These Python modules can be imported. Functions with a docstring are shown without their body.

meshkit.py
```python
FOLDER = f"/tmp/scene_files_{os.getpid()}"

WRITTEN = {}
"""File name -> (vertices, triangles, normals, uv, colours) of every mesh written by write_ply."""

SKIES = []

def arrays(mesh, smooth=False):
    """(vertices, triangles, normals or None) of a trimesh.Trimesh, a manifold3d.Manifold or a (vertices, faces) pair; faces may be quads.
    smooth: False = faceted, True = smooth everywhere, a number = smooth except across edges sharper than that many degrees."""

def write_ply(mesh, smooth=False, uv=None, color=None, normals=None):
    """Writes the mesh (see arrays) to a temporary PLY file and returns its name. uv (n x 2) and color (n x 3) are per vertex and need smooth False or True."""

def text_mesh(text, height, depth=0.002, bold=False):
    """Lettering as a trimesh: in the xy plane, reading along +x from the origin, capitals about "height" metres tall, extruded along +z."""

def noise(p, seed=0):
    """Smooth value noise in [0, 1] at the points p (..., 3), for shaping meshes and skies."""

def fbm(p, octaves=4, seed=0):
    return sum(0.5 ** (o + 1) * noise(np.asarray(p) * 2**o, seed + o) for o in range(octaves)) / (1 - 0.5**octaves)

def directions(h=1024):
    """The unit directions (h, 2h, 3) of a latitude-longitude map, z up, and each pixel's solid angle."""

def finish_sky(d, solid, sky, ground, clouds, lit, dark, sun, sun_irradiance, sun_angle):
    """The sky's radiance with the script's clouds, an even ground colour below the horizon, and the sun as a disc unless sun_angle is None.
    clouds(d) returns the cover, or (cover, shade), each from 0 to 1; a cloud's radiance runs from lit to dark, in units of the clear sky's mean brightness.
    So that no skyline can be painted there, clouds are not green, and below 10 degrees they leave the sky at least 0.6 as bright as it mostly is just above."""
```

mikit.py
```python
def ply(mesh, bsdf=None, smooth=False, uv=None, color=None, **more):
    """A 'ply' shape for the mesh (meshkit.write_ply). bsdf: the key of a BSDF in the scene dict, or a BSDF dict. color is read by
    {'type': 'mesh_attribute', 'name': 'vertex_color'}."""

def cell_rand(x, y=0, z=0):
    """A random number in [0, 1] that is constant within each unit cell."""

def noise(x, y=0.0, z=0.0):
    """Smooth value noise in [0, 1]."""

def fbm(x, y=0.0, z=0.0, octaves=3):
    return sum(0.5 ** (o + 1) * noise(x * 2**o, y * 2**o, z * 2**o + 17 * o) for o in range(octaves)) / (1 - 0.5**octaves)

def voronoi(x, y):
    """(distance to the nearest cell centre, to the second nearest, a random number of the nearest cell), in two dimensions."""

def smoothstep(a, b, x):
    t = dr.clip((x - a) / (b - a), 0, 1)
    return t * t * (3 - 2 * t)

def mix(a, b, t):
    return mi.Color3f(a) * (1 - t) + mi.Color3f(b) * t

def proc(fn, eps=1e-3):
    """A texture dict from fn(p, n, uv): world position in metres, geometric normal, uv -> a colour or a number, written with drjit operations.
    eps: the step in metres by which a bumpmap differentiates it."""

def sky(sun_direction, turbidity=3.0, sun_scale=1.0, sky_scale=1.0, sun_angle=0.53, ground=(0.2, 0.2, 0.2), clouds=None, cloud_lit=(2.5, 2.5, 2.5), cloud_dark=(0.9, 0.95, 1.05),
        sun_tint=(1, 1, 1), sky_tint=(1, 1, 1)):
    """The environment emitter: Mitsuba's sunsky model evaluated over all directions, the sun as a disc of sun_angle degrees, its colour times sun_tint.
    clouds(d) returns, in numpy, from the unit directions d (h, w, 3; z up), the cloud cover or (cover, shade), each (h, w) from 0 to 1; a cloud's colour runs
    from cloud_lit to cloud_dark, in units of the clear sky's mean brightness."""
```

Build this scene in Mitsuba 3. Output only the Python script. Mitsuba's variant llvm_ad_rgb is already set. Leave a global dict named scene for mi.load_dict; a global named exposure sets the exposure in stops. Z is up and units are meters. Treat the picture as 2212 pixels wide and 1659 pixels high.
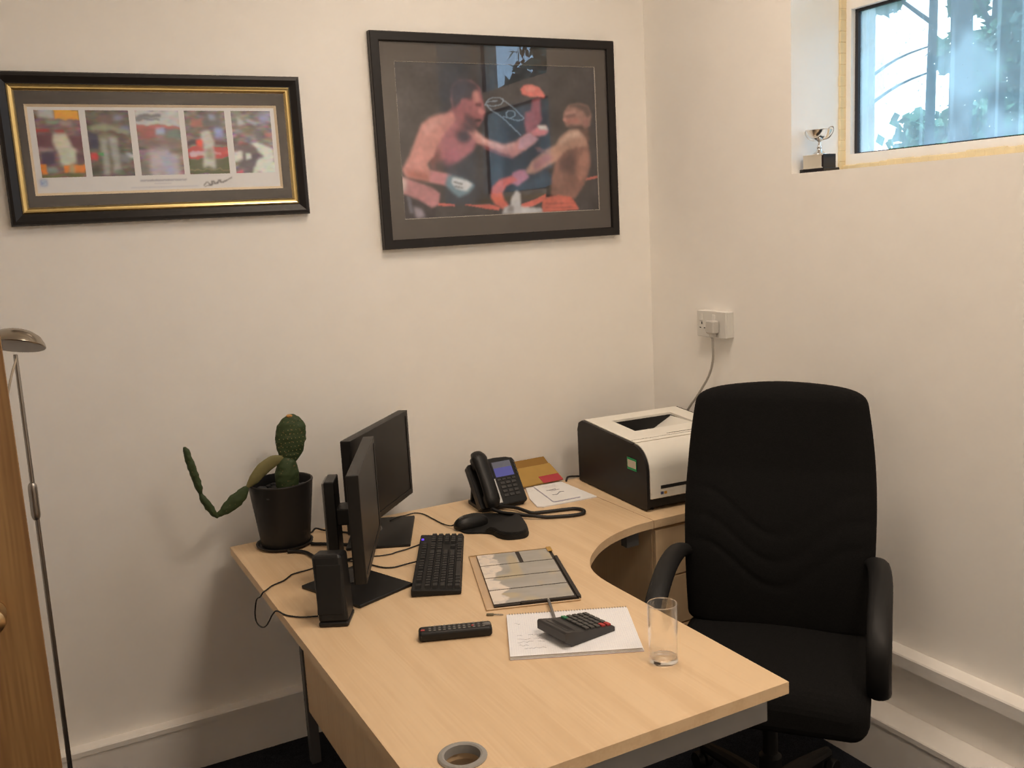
import math, random
import numpy as np, trimesh, shapely
from shapely.geometry import Polygon
from scipy.ndimage import gaussian_filter
import drjit as dr
import mitsuba as mi
import mikit, meshkit
from mikit import noise, fbm, mix, smoothstep, cell_rand

T = mi.ScalarTransform4f
scene, labels = {}, {}

# ---------------------------------------------------------------- camera, sky, large lights, exposure
EYE = np.array([-2.18572, -3.00046, 1.655])
FORWARD = np.array([0.45513, 0.87441, -0.16810])
UP = np.array([0.12526, 0.12403, 0.98434])
scene['camera'] = {'type': 'perspective', 'fov': 2 * math.degrees(math.atan(1106 / 2062)), 'fov_axis': 'x',
                   'near_clip': 0.05, 'far_clip': 200.0,
                   'to_world': T().look_at(origin=EYE.tolist(), target=(EYE + FORWARD).tolist(), up=UP.tolist())}
exposure = 1.72
SKY_SCALE = 5.0
LAMPS = {-1.10: (4.6, 3.80, 3.05), -2.70: (7.4, 6.08, 4.82)}     # ceiling panels: distance along the room, radiance


def clouds(d):
    n = meshkit.fbm(d.reshape(-1, 3) * 3.0).reshape(d.shape[:2]) if hasattr(meshkit, 'fbm') else np.zeros(d.shape[:2])
    return np.full(d.shape[:2], 0.93), 0.25 + 0.3 * n


scene['sky'] = mikit.sky((0.4, 0.5, 0.75), turbidity=4.0, sun_scale=0.0, sky_scale=SKY_SCALE, ground=(0.12, 0.13, 0.1), clouds=clouds,
                         cloud_lit=(1.5, 2.45, 3.5), cloud_dark=(1.0, 1.6, 2.3), sky_tint=(0.9, 1.0, 1.1))

# ---------------------------------------------------------------- helpers


def numbered(name, taken):
    if name not in taken:
        return name
    k = 1
    while '%s_%03d' % (name, k) in taken:
        k += 1
    return '%s_%03d' % (name, k)


def keys_taken():
    return set(scene) | set(labels)


def thing(name, label, category, group=None):
    key = numbered(name, set(labels) | {k.split('__')[0] for k in scene})
    labels[key] = {'label': label, 'category': category}
    if group:
        labels[key]['group'] = group
    return key


def part(parent, name, mesh, bsdf, label=None, smooth=30, kind=None, **more):
    key = numbered(parent + '__' + name, scene)
    scene[key] = mikit.ply(mesh, bsdf, smooth=smooth, **more)
    if label or kind:
        labels[key] = {}
        if label:
            labels[key]['label'] = label
        if kind:
            labels[key]['kind'] = kind
    return key


def whole(name, mesh, bsdf, label, category, group=None, smooth=30):
    key = thing(name, label, category, group)
    scene[key] = mikit.ply(mesh, bsdf, smooth=smooth)
    return key


def struct(name, mesh, bsdf, label, smooth=False):
    if mesh is not None:
        scene[name] = mikit.ply(mesh, bsdf, smooth=smooth)
    labels[name] = {'label': label, 'kind': 'structure'}
    return name


def tm(v, f):
    return trimesh.Trimesh(np.asarray(v, float), np.asarray(f), process=False)


def cat(*ms):
    ms = [m for x in ms for m in (x if isinstance(x, (list, tuple)) else [x])]
    return trimesh.util.concatenate(ms)


def box(x0, x1, y0, y1, z0, z1):
    m = trimesh.creation.box([x1 - x0, y1 - y0, z1 - z0])
    m.apply_translation([(x0 + x1) / 2, (y0 + y1) / 2, (z0 + z1) / 2])
    return m


_rb = {}


def rbox(sx, sy, sz, r=0.004, n=2, c=(0, 0, 0)):
    """A box with rounded edges, centred at c."""
    k = (round(sx, 5), round(sy, 5), round(sz, 5), r, n)
    if k not in _rb:
        r = min(r, sx / 2.001, sy / 2.001, sz / 2.001)
        s = trimesh.creation.uv_sphere(r, count=[2 * n + 1, 4 * n]).vertices
        h = np.array([sx, sy, sz]) / 2 - r
        pts = np.vstack([s + h * np.array([a, b, d]) for a in (-1, 1) for b in (-1, 1) for d in (-1, 1)])
        _rb[k] = trimesh.convex.convex_hull(pts)
    m = _rb[k].copy()
    m.apply_translation(c)
    return m


def frame_at(origin, xdir, ydir=None, zdir=(0, 0, 1)):
    """4x4 with columns xdir, z cross x, z."""
    x = np.asarray(xdir, float)
    x = x / np.linalg.norm(x)
    z = np.asarray(zdir, float)
    z = z - x * (z @ x)
    z /= np.linalg.norm(z)
    y = np.cross(z, x)
    M = np.eye(4)
    M[:3, 0], M[:3, 1], M[:3, 2], M[:3, 3] = x, y, z, origin
    return M


def at(mesh, M):
    m = mesh.copy()
    m.apply_transform(M)
    return m


def prism(poly, z0, z1):
    """Upright extrusion of a shapely polygon or a point list."""
    if not hasattr(poly, 'exterior'):
        poly = Polygon(poly)
    m = trimesh.creation.extrude_polygon(poly, z1 - z0)
    m.apply_translation([0, 0, z0])
    return m


def slab(poly, z0, z1, r=0.003, n=3):
    """Extrusion with a rounded upper rim."""
    if not hasattr(poly, 'exterior'):
        poly = Polygon(poly)
    ms = []
    prev = None
    outs = []
    for i in range(n + 1):
        a = i / n * math.pi / 2
        outs.append((poly.buffer(-r * (1 - math.cos(a)), join_style=1), z1 - r + r * math.sin(a)))
    ms.append(prism(poly, z0, z1 - r))
    for i in range(n):
        ms.append(prism(outs[i + 1][0], outs[i][1] - 1e-5, outs[i + 1][1]))
    return cat(ms)


def spline(pts, per=8):
    p = np.asarray(pts, float)
    if len(p) < 3:
        return p
    q = np.vstack([2 * p[0] - p[1], p, 2 * p[-1] - p[-2]])
    out = []
    for i in range(1, len(q) - 2):
        for t in np.linspace(0, 1, per, endpoint=False):
            a, b, c, d = q[i - 1], q[i], q[i + 1], q[i + 2]
            out.append(0.5 * ((2 * b) + (c - a) * t + (2 * a - 5 * b + 4 * c - d) * t * t + (3 * b - a - 3 * c + d) * t ** 3))
    out.append(p[-1])
    return np.array(out)


def tube(pts, r, n=10, per=8, smooth=True, flat=None, side=None):
    """A tube along a path; r a number or one per given point; flat=(a, b) scales an elliptical section whose a axis follows side."""
    p0 = np.asarray(pts, float)
    p = spline(p0, per) if smooth else p0
    rr = np.full(len(p), r) if np.isscalar(r) else np.interp(np.linspace(0, 1, len(p)), np.linspace(0, 1, len(r)), r)
    t = np.gradient(p, axis=0)
    t /= np.linalg.norm(t, axis=1, keepdims=True) + 1e-12
    if side is None:
        a = np.cross(t[0], [0, 0, 1.0] if abs(t[0][2]) < 0.9 else [1.0, 0, 0])
    else:
        a = np.asarray(side, float)
    rings = []
    for i in range(len(p)):
        if side is not None:
            a = np.asarray(side, float)
        a = a - t[i] * (a @ t[i])
        a /= np.linalg.norm(a) + 1e-12
        b = np.cross(t[i], a)
        ang = np.arange(n) * 2 * np.pi / n
        fa, fb = flat or (1, 1)
        rings.append(p[i] + rr[i] * (fa * np.cos(ang)[:, None] * a + fb * np.sin(ang)[:, None] * b))
    v = np.vstack(rings + [[p[0]], [p[-1]]])
    f = []
    for i in range(len(p) - 1):
        for j in range(n):
            q = [i * n + j, i * n + (j + 1) % n, (i + 1) * n + (j + 1) % n, (i + 1) * n + j]
            f += [[q[0], q[1], q[2]], [q[0], q[2], q[3]]]
    e0, e1 = len(v) - 2, len(v) - 1
    for j in range(n):
        f += [[e0, (j + 1) % n, j], [e1, (len(p) - 1) * n + j, (len(p) - 1) * n + (j + 1) % n]]
    return tm(v, f)


def lathe(profile, n=48, c=(0, 0, 0)):
    """Revolves (radius, z) pairs about the z axis; ends with radius 0 close."""
    pr = np.asarray(profile, float)
    ang = np.arange(n) * 2 * np.pi / n
    v = np.vstack([np.stack([r * np.cos(ang), r * np.sin(ang), np.full(n, z)], 1) for r, z in pr])
    f = []
    for i in range(len(pr) - 1):
        for j in range(n):
            a, b, cc, d = i * n + j, i * n + (j + 1) % n, (i + 1) * n + (j + 1) % n, (i + 1) * n + j
            if pr[i][0] > 1e-9:
                f.append([a, b, cc])
            if pr[i + 1][0] > 1e-9:
                f.append([a, cc, d])
    m = tm(v + np.asarray(c, float), f)
    m.merge_vertices()
    return m


def rect_frame(x0, x1, z0, z1, profile, closed=True):
    """A mitred frame in an upright plane facing -y; profile = (inset from the outer edge, y)."""
    v, f = [], []
    for d, y in profile:
        v += [[x0 + d, y, z0 + d], [x1 - d, y, z0 + d], [x1 - d, y, z1 - d], [x0 + d, y, z1 - d]]
    k = len(profile)
    for i in range(k if closed else k - 1):
        a, b = 4 * i, 4 * ((i + 1) % k)
        for j in range(4):
            q = [a + j, a + (j + 1) % 4, b + (j + 1) % 4, b + j]
            f += [[q[0], q[1], q[2]], [q[0], q[2], q[3]]]
    return tm(v, f)


def subtract(a, *bs):
    return trimesh.boolean.difference([a] + list(bs), engine='manifold')


def union(*ms):
    return trimesh.boolean.union(list(ms), engine='manifold')


def s2l(c):
    c = np.asarray(c, float) / 255
    return np.where(c <= 0.04045, c / 12.92, ((c + 0.055) / 1.055) ** 2.4)


def print_sheet(x0, x1, z0, z1, y, rgb):
    """A flat printed sheet facing -y; rgb (nz, nx, 3) linear, first row at the bottom."""
    nz, nx = rgb.shape[:2]
    X, Z = np.meshgrid(np.linspace(x0, x1, nx), np.linspace(z0, z1, nz))
    v = np.stack([X, np.full_like(X, y), Z], -1).reshape(-1, 3)
    i, j = np.meshgrid(np.arange(nz - 1), np.arange(nx - 1), indexing='ij')
    a = (i * nx + j).ravel()
    f = np.vstack([np.stack([a, a + 1, a + nx + 1], 1), np.stack([a, a + nx + 1, a + nx], 1)])
    return tm(v, f), rgb.reshape(-1, 3)


SOFT = 850.0


def ink(rgb, shapes, sx, sy, white=(205, 182, 155), paper=0.74, warp=0.0, seed=1):
    """Paints soft-edged outlines (colour, edge softness, flat list of permille coordinates) on the sheet."""
    nz, nx = rgb.shape[:2]
    X, Z = np.meshgrid(np.linspace(0, 1000, nx), np.linspace(0, 1000, nz))
    w_ = np.random.RandomState(seed)
    for a in (X, Z):
        g = gaussian_filter(w_.randn(nz, nx), nx / 22.0)
        a += warp * g / (np.abs(g).max() + 1e-9)
    for col, soft, flat in shapes:
        p = Polygon(np.array(flat, float).reshape(-1, 2)).buffer(0)
        m = gaussian_filter(shapely.contains_xy(p, X, Z).astype(float), soft * nx / SOFT)[..., None]
        rgb[:] = rgb * (1 - m) + m * ink_colour(col, white, paper)
    return rgb


def ink_colour(col, white=(205, 182, 155), paper=0.74):
    return np.clip(s2l(col) / s2l(white) * paper, 0.004, 0.85)


def strokes(rgb, lines, width, col, strength=1.0):
    nz, nx = rgb.shape[:2]
    X, Z = np.meshgrid(np.linspace(0, 1000, nx), np.linspace(0, 1000, nz))
    for l in lines:
        p = shapely.LineString(spline(np.array(l, float).reshape(-1, 2), 6)).buffer(width)
        m = gaussian_filter(shapely.contains_xy(p, X, Z).astype(float), 0.6)[..., None] * strength
        rgb[:] = rgb * (1 - m) + m * col
    return rgb


# ---------------------------------------------------------------- materials
def rgb(*c):
    return {'type': 'rgb', 'value': list(c)}


def mat(key, color, rough=0.5, spec=0.5, metallic=0.0, **more):
    scene[key] = {'type': 'twosided', 'bsdf': {'type': 'principled', 'base_color': color if isinstance(color, dict) else rgb(*color), 'roughness': rough,
                                                'specular': spec, 'metallic': metallic, **more}}
    return key


def paint_fn(base, amount=0.015, scale=9.0):
    def fn(p, n, uv):
        k = 1 + amount * (fbm(p.x * scale, p.y * scale, p.z * scale) * 2 - 1)
        return mi.Color3f(*base) * k
    return mikit.proc(fn)


def wood_fn(light, dark, along, across, stretch=26.0, reach=1.2):
    """Wood grain: streaks along one axis; across = the two other axes."""
    def fn(p, n, uv):
        c = {'x': p.x, 'y': p.y, 'z': p.z}
        a, b, l = c[across[0]], c[across[1]], c[along]
        w = 0.012 * fbm(l * 3.0, a * 4.0, b * 4.0)
        s = fbm((a + w) * stretch, (b + w) * stretch, l * reach, 3)
        fine = noise((a + w) * 260.0, b * 260.0, l * 7.0)
        t = smoothstep(0.3, 0.75, s * 0.75 + fine * 0.25)
        return mix(light, dark, t)
    return mikit.proc(fn)


mat('paint_wall', paint_fn((0.83, 0.81, 0.775)), 0.75, 0.3)
mat('paint_trim', paint_fn((0.80, 0.775, 0.74), 0.01), 0.45, 0.4)
mat('paint_ceiling', (0.82, 0.80, 0.77), 0.9, 0.2)


def carpet_fn(p, n, uv):
    s = noise(p.x * 420, p.y * 420, 3.0) * 0.6 + fbm(p.x * 60, p.y * 60, 1.0) * 0.4
    return mix((0.006, 0.007, 0.010), (0.022, 0.024, 0.032), s)


mat('carpet_navy', mikit.proc(carpet_fn), 0.95, 0.1)
mat('wood_maple', wood_fn((0.68, 0.50, 0.315), (0.625, 0.445, 0.27), 'y', 'xz'), 0.42, 0.4)
mat('wood_maple_edge', wood_fn((0.68, 0.50, 0.315), (0.625, 0.445, 0.27), 'y', 'xz'), 0.5, 0.4)
mat('wood_maple_upright', wood_fn((0.68, 0.50, 0.315), (0.625, 0.445, 0.27), 'z', 'xy'), 0.5, 0.4)
mat('wood_oak_door', wood_fn((0.33, 0.195, 0.080), (0.20, 0.100, 0.038), 'z', 'xy', 17.0, 0.8), 0.45, 0.4)
mat('brass_knob', (0.55, 0.38, 0.20), 0.35, 0.5, 1.0)
mat('steel_grey', (0.30, 0.295, 0.29), 0.45, 0.5, 0.2)
mat('steel_leg', (0.09, 0.09, 0.092), 0.4, 0.5, 0.2)
mat('plastic_black', (0.0085, 0.008, 0.008), 0.42, 0.35)
mat('plastic_black_matt', (0.011, 0.0105, 0.0105), 0.6, 0.3)
mat('plastic_key', (0.017, 0.0165, 0.017), 0.5, 0.35)
mat('plastic_charcoal', (0.030, 0.0285, 0.029), 0.45, 0.5)
mat('plastic_grey', (0.13, 0.125, 0.12), 0.45, 0.5)
mat('rubber_black', (0.008, 0.0078, 0.0078), 0.6, 0.3)
mat('cable_black', (0.012, 0.011, 0.011), 0.5, 0.4)
mat('cable_grey', (0.36, 0.34, 0.31), 0.5, 0.4)
mat('glass_screen', (0.030, 0.028, 0.028), 0.10, 0.5)
mat('plastic_white', (0.74, 0.72, 0.66), 0.45, 0.4)
mat('plastic_socket', (0.64, 0.63, 0.60), 0.35, 0.4)
mat('printer_dark', (0.009, 0.0075, 0.0075), 0.45, 0.3)
mat('printer_inside', (0.012, 0.012, 0.012), 0.6, 0.3)


def fabric_fn(p, n, uv):
    s = noise(p.x * 500, p.y * 500, p.z * 500)
    return mix((0.004, 0.004, 0.0042), (0.009, 0.0083, 0.0083), s)


mat('fabric_black', mikit.proc(fabric_fn), 0.9, 0.15)
mat('armrest_black', (0.008, 0.0077, 0.008), 0.55, 0.35)
mat('metal_satin', (0.42, 0.365, 0.30), 0.22, 0.5, 1.0)
mat('metal_pole', (0.40, 0.37, 0.335), 0.35, 0.5, 1.0)
mat('lamp_cover', (0.36, 0.345, 0.33), 0.5, 0.4)
mat('silver_cup', (0.80, 0.77, 0.73), 0.16, 0.5, 1.0)
mat('plinth_black', (0.012, 0.011, 0.012), 0.15, 0.5)
mat('plaque_silver', (0.68, 0.64, 0.55), 0.45, 0.5, 0.35)
mat('frame_black', (0.011, 0.009, 0.009), 0.4, 0.35)
mat('gilt', (0.66, 0.50, 0.22), 0.27, 0.5, 1.0)
mat('mat_charcoal', (0.068, 0.058, 0.054), 0.85, 0.2)
mat('mat_charcoal_dark', (0.058, 0.050, 0.046), 0.85, 0.2)
mat('bevel_white', (0.40, 0.37, 0.34), 0.7, 0.2)
mat('bevel_cream', (0.66, 0.55, 0.40), 0.6, 0.3)
mat('paper_white', (0.76, 0.755, 0.75), 0.8, 0.2)
scene['print_ink'] = {'type': 'twosided', 'bsdf': {'type': 'diffuse', 'reflectance': {'type': 'mesh_attribute', 'name': 'vertex_color'}}}
scene['glass_pane'] = {'type': 'thindielectric', 'int_ior': 1.5, 'ext_ior': 1.0}
mat('grommet_grey', (0.26, 0.25, 0.235), 0.5, 0.4)
scene['glass_tumbler'] = {'type': 'dielectric', 'int_ior': 1.5, 'ext_ior': 1.0}
mat('ceramic_pot', (0.014, 0.0125, 0.0125), 0.5, 0.4)
mat('gravel_dark', paint_fn((0.05, 0.05, 0.055), 0.6, 150.0), 0.9, 0.2)
"""cactus"""


def cactus_fn(p, n, uv):
    dots = noise(p.x * 190, p.y * 190, p.z * 190)
    base = mix((0.028, 0.045, 0.017), (0.050, 0.075, 0.028), fbm(p.x * 25, p.y * 25, p.z * 25))
    return mix(base, (0.16, 0.11, 0.05), smoothstep(0.78, 0.95, dots))


def cactus_pale_fn(p, n, uv):
    return mix((0.21, 0.175, 0.075), (0.16, 0.15, 0.06), fbm(p.x * 30, p.y * 30, p.z * 30))


mat('cactus_green', mikit.proc(cactus_fn), 0.6, 0.3)
mat('cactus_pale', mikit.proc(cactus_pale_fn), 0.6, 0.3)
mat('cactus_bud', (0.42, 0.22, 0.07), 0.7, 0.2)
mat('envelope_ochre', paint_fn((0.44, 0.27, 0.075), 0.06, 40.0), 0.7, 0.3)
mat('envelope_inside', (0.30, 0.165, 0.045), 0.75, 0.2)
mat('card_red', (0.44, 0.05, 0.065), 0.6, 0.3)
mat('ink_grey', (0.22, 0.22, 0.25), 0.8, 0.2)
mat('ink_pale', (0.50, 0.50, 0.53), 0.8, 0.2)
mat('paper_violet', (0.50, 0.48, 0.62), 0.8, 0.2)
"""outdoors"""


def bark_fn(p, n, uv):
    return mix((0.035, 0.035, 0.035), (0.09, 0.085, 0.075), fbm(p.x * 14, p.y * 14, p.z * 3))


def grass_fn(p, n, uv):
    return mix((0.05, 0.075, 0.03), (0.13, 0.16, 0.08), fbm(p.x * 2, p.y * 2, 0.0))


mat('bark', mikit.proc(bark_fn), 0.9, 0.2)
mat('lawn', mikit.proc(grass_fn), 0.95, 0.1)
mat('leaf', (0.10, 0.19, 0.085), 0.6, 0.3)
mat('leaf_dark', (0.055, 0.10, 0.06), 0.6, 0.3)
mat('path_pale', (0.42, 0.42, 0.40), 0.9, 0.2)


def mist_fn(p, n, uv):
    runs = noise(p.y * 70, p.z * 2.5, 1.0)
    patch = fbm(p.y * 6, p.z * 6, 5.0)
    return dr.clip(0.27 + 0.32 * smoothstep(0.35, 0.75, patch) + 0.14 * smoothstep(0.55, 0.85, runs), 0, 1)


scene['glass_misted'] = {'type': 'blendbsdf', 'weight': mikit.proc(mist_fn), 'a': {'type': 'thindielectric', 'int_ior': 1.5, 'ext_ior': 1.0},
                         'b': {'type': 'principledthin', 'base_color': rgb(0.80, 0.93, 0.97), 'roughness': 0.7, 'diff_trans': 1.6, 'spec_trans': 0.0}}

# ---------------------------------------------------------------- the room
XL, YF, ZC = -2.98, -3.72, 2.90            # left wall, wall behind the photographer, ceiling
W0, W1, WZ0, WZ1, WD = -1.90, -0.745, 1.752, 2.75, 0.36   # window recess in the right wall
DO0, DO1 = -1.92, -1.10                     # doorway in the left wall
struct('floor', box(XL - 1.3, 0.0, YF, 0.0, -0.05, 0.0), 'carpet_navy', 'dark navy carpet under the desk and office chair')
struct('ceiling', subtract(box(XL - 1.3, WD, YF - 0.1, 0.1, ZC, ZC + 0.1), *[box(-1.22, -0.62, ly - 0.30, ly + 0.30, ZC - 0.1, ZC + 0.06) for ly in LAMPS]), 'paint_ceiling', 'white ceiling')
struct('wall_back', box(XL - 1.3, WD, 0.0, 0.1, -0.05, ZC), 'paint_wall', 'off-white wall behind the desk with two framed pictures')
struct('wall_right', subtract(box(0.0, WD, YF - 0.1, 0.0, -0.05, ZC), box(-0.1, WD + 0.1, W0, W1, WZ0, WZ1)), 'paint_wall', 'off-white wall with the high recessed window')
struct('wall_left', subtract(box(XL - 0.1, XL, YF, 0.0, 0.0, ZC), box(XL - 0.2, XL + 0.1, DO0, DO1, -0.1, 2.04)), 'paint_wall', 'off-white wall with the doorway')
struct('wall_front', box(XL - 1.3, 0.0, YF - 0.1, YF, -0.05, ZC), 'paint_wall', 'off-white wall behind the photographer')
struct('wall_corridor', box(XL - 1.4, XL - 1.3, YF, 0.0, -0.05, ZC), 'paint_wall', 'off-white corridor wall beyond the doorway')


def ledge(depth, z):
    """Section of the boxed-in skirting: a front board with a lid that overhangs by a few millimetres."""
    return [(0, 0), (depth - 0.004, 0), (depth - 0.004, z - 0.018), (depth, z - 0.018), (depth, z - 0.003), (depth - 0.003, z), (0, z)]


def run_along(section, a, b, axis):
    """Extrudes a (out, z) section along the back wall (axis x, out = -y) or the right wall (axis y, out = -x)."""
    p = Polygon(section)
    m = trimesh.creation.extrude_polygon(p, b - a)
    v = m.vertices.copy()
    m.vertices = np.stack([v[:, 2] + a, -v[:, 0], v[:, 1]], 1) if axis == 'x' else np.stack([-v[:, 0], v[:, 2] + a, v[:, 1]], 1)
    trimesh.repair.fix_normals(m)
    return m


struct('baseboard_back', run_along(ledge(0.045, 0.165), XL, 0.0, 'x'), 'paint_trim', 'white boxed skirting along the wall behind the desk')
struct('baseboard_right', run_along(ledge(0.10, 0.167), YF, -0.045, 'y'), 'paint_trim', 'white boxed skirting with a deep ledge along the window wall')
struct('trim_1', run_along([(0, 0.326), (0.05, 0.33), (0.05, 0.364), (0.047, 0.368), (0, 0.372)], YF, -0.0, 'y'), 'paint_trim', 'white pipe boxing running along the window wall above the skirting')
struct('trim_2', cat(box(XL, XL + 0.018, DO0 - 0.07, DO0, 0, 2.11), box(XL, XL + 0.018, DO1, DO1 + 0.07, 0, 2.11), box(XL, XL + 0.018, DO0, DO1, 2.04, 2.11)), 'paint_trim', 'white door surround')

# door, standing open into the room
door = struct('door_1', None, None, 'open oak door at the left edge, standing clear of the wall')
part(door, 'door_leaf', rbox(0.765, 0.040, 2.02, 0.002, 1, (-2.5865, -1.12, 1.02)), 'wood_oak_door')
kn = lathe([(0, 0.062), (0.014, 0.061), (0.024, 0.052), (0.026, 0.042), (0.020, 0.032), (0.010, 0.026), (0.009, 0.008), (0.026, 0.006), (0.026, 0.0), (0, 0)], 32)
kn.apply_transform(trimesh.transformations.rotation_matrix(math.pi / 2, [1, 0, 0]))
kn.apply_translation([-2.282, -1.14, 1.02])
part(door, 'door_knob', kn, 'brass_knob', 'round satin knob')

# window in the recess of the right wall
FX0, FX1 = 0.222, 0.285
win = struct('window_1', None, None, 'high white framed window with misted panes in a deep recess')
fr = subtract(box(FX0, FX1, W0, W1, WZ0, WZ1), box(0, 1, W0 + 0.05, W1 - 0.028, 1.806, 2.243), box(0, 1, W0 + 0.05, W1 - 0.028, 2.345, WZ1 - 0.05))
part(win, 'window_frame', fr, 'paint_trim', smooth=False)
mat('gasket_black', (0.03, 0.03, 0.035), 0.6, 0.3)
mat('sealant_cream', paint_fn((0.70, 0.58, 0.36), 0.12, 30.0), 0.6, 0.3)
for z0, z1 in ((1.806, 2.243), (2.345, WZ1 - 0.05)):
    y0, y1 = W0 + 0.05, W1 - 0.028
    g = subtract(box(0.240, 0.256, y0, y1, z0, z1), box(0, 1, y0 + 0.010, y1 - 0.012, z0 + 0.003, z1 - 0.008))
    part(win, 'gasket', g, 'gasket_black', 'dark rubber seal', smooth=False)
    v = [[0.25, y0 + 0.005, z0 + 0.005], [0.25, y1 - 0.005, z0 + 0.005], [0.25, y1 - 0.005, z1 - 0.005], [0.25, y0 + 0.005, z1 - 0.005]]
    part(win, 'pane', tm(v, [[0, 1, 2], [0, 2, 3]]), 'glass_misted' if z0 < 2 else 'glass_pane', 'glass clouded with condensation' if z0 < 2 else 'clear upper pane', smooth=False)
dp = []
rd = np.random.RandomState(17)
for k in range(170):     # condensation drops on the room side of the lower pane
    r_ = 0.0012 + 0.0016 * rd.rand() ** 2
    d_ = trimesh.creation.icosphere(1, 1.0)
    d_.apply_scale([r_ * 0.45, r_, r_ * 1.25])
    d_.apply_translation([0.2497, W1 - 0.06 - 1.0 * rd.rand(), 1.82 + 0.40 * rd.rand()])
    dp.append(d_)
scene['water'] = {'type': 'dielectric', 'int_ior': 1.33, 'ext_ior': 1.0}
part(win, 'drops', cat(dp), 'water', 'condensation drops', kind='stuff')
rs = random.Random(4)
bead = []
for k in range(38):     # lumpy sealant bead where the frame meets the recess
    ya = W1 - k * 0.03
    bead.append(rbox(0.018, 0.034, 0.016 + 0.010 * rs.random() + 0.014 * min(k, 20) / 20, 0.005, 2, (FX0 - 0.004, ya - 0.015, WZ0 + 0.012)))
for k in range(30):
    za = WZ0 + k * 0.033
    bead.append(rbox(0.026 + 0.006 * rs.random(), 0.010, 0.035, 0.004, 2, (FX0 - 0.010, W1 - 0.004, za + 0.016)))
part(win, 'sealant', cat(bead), 'sealant_cream', 'yellowed sealant bead')

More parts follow.
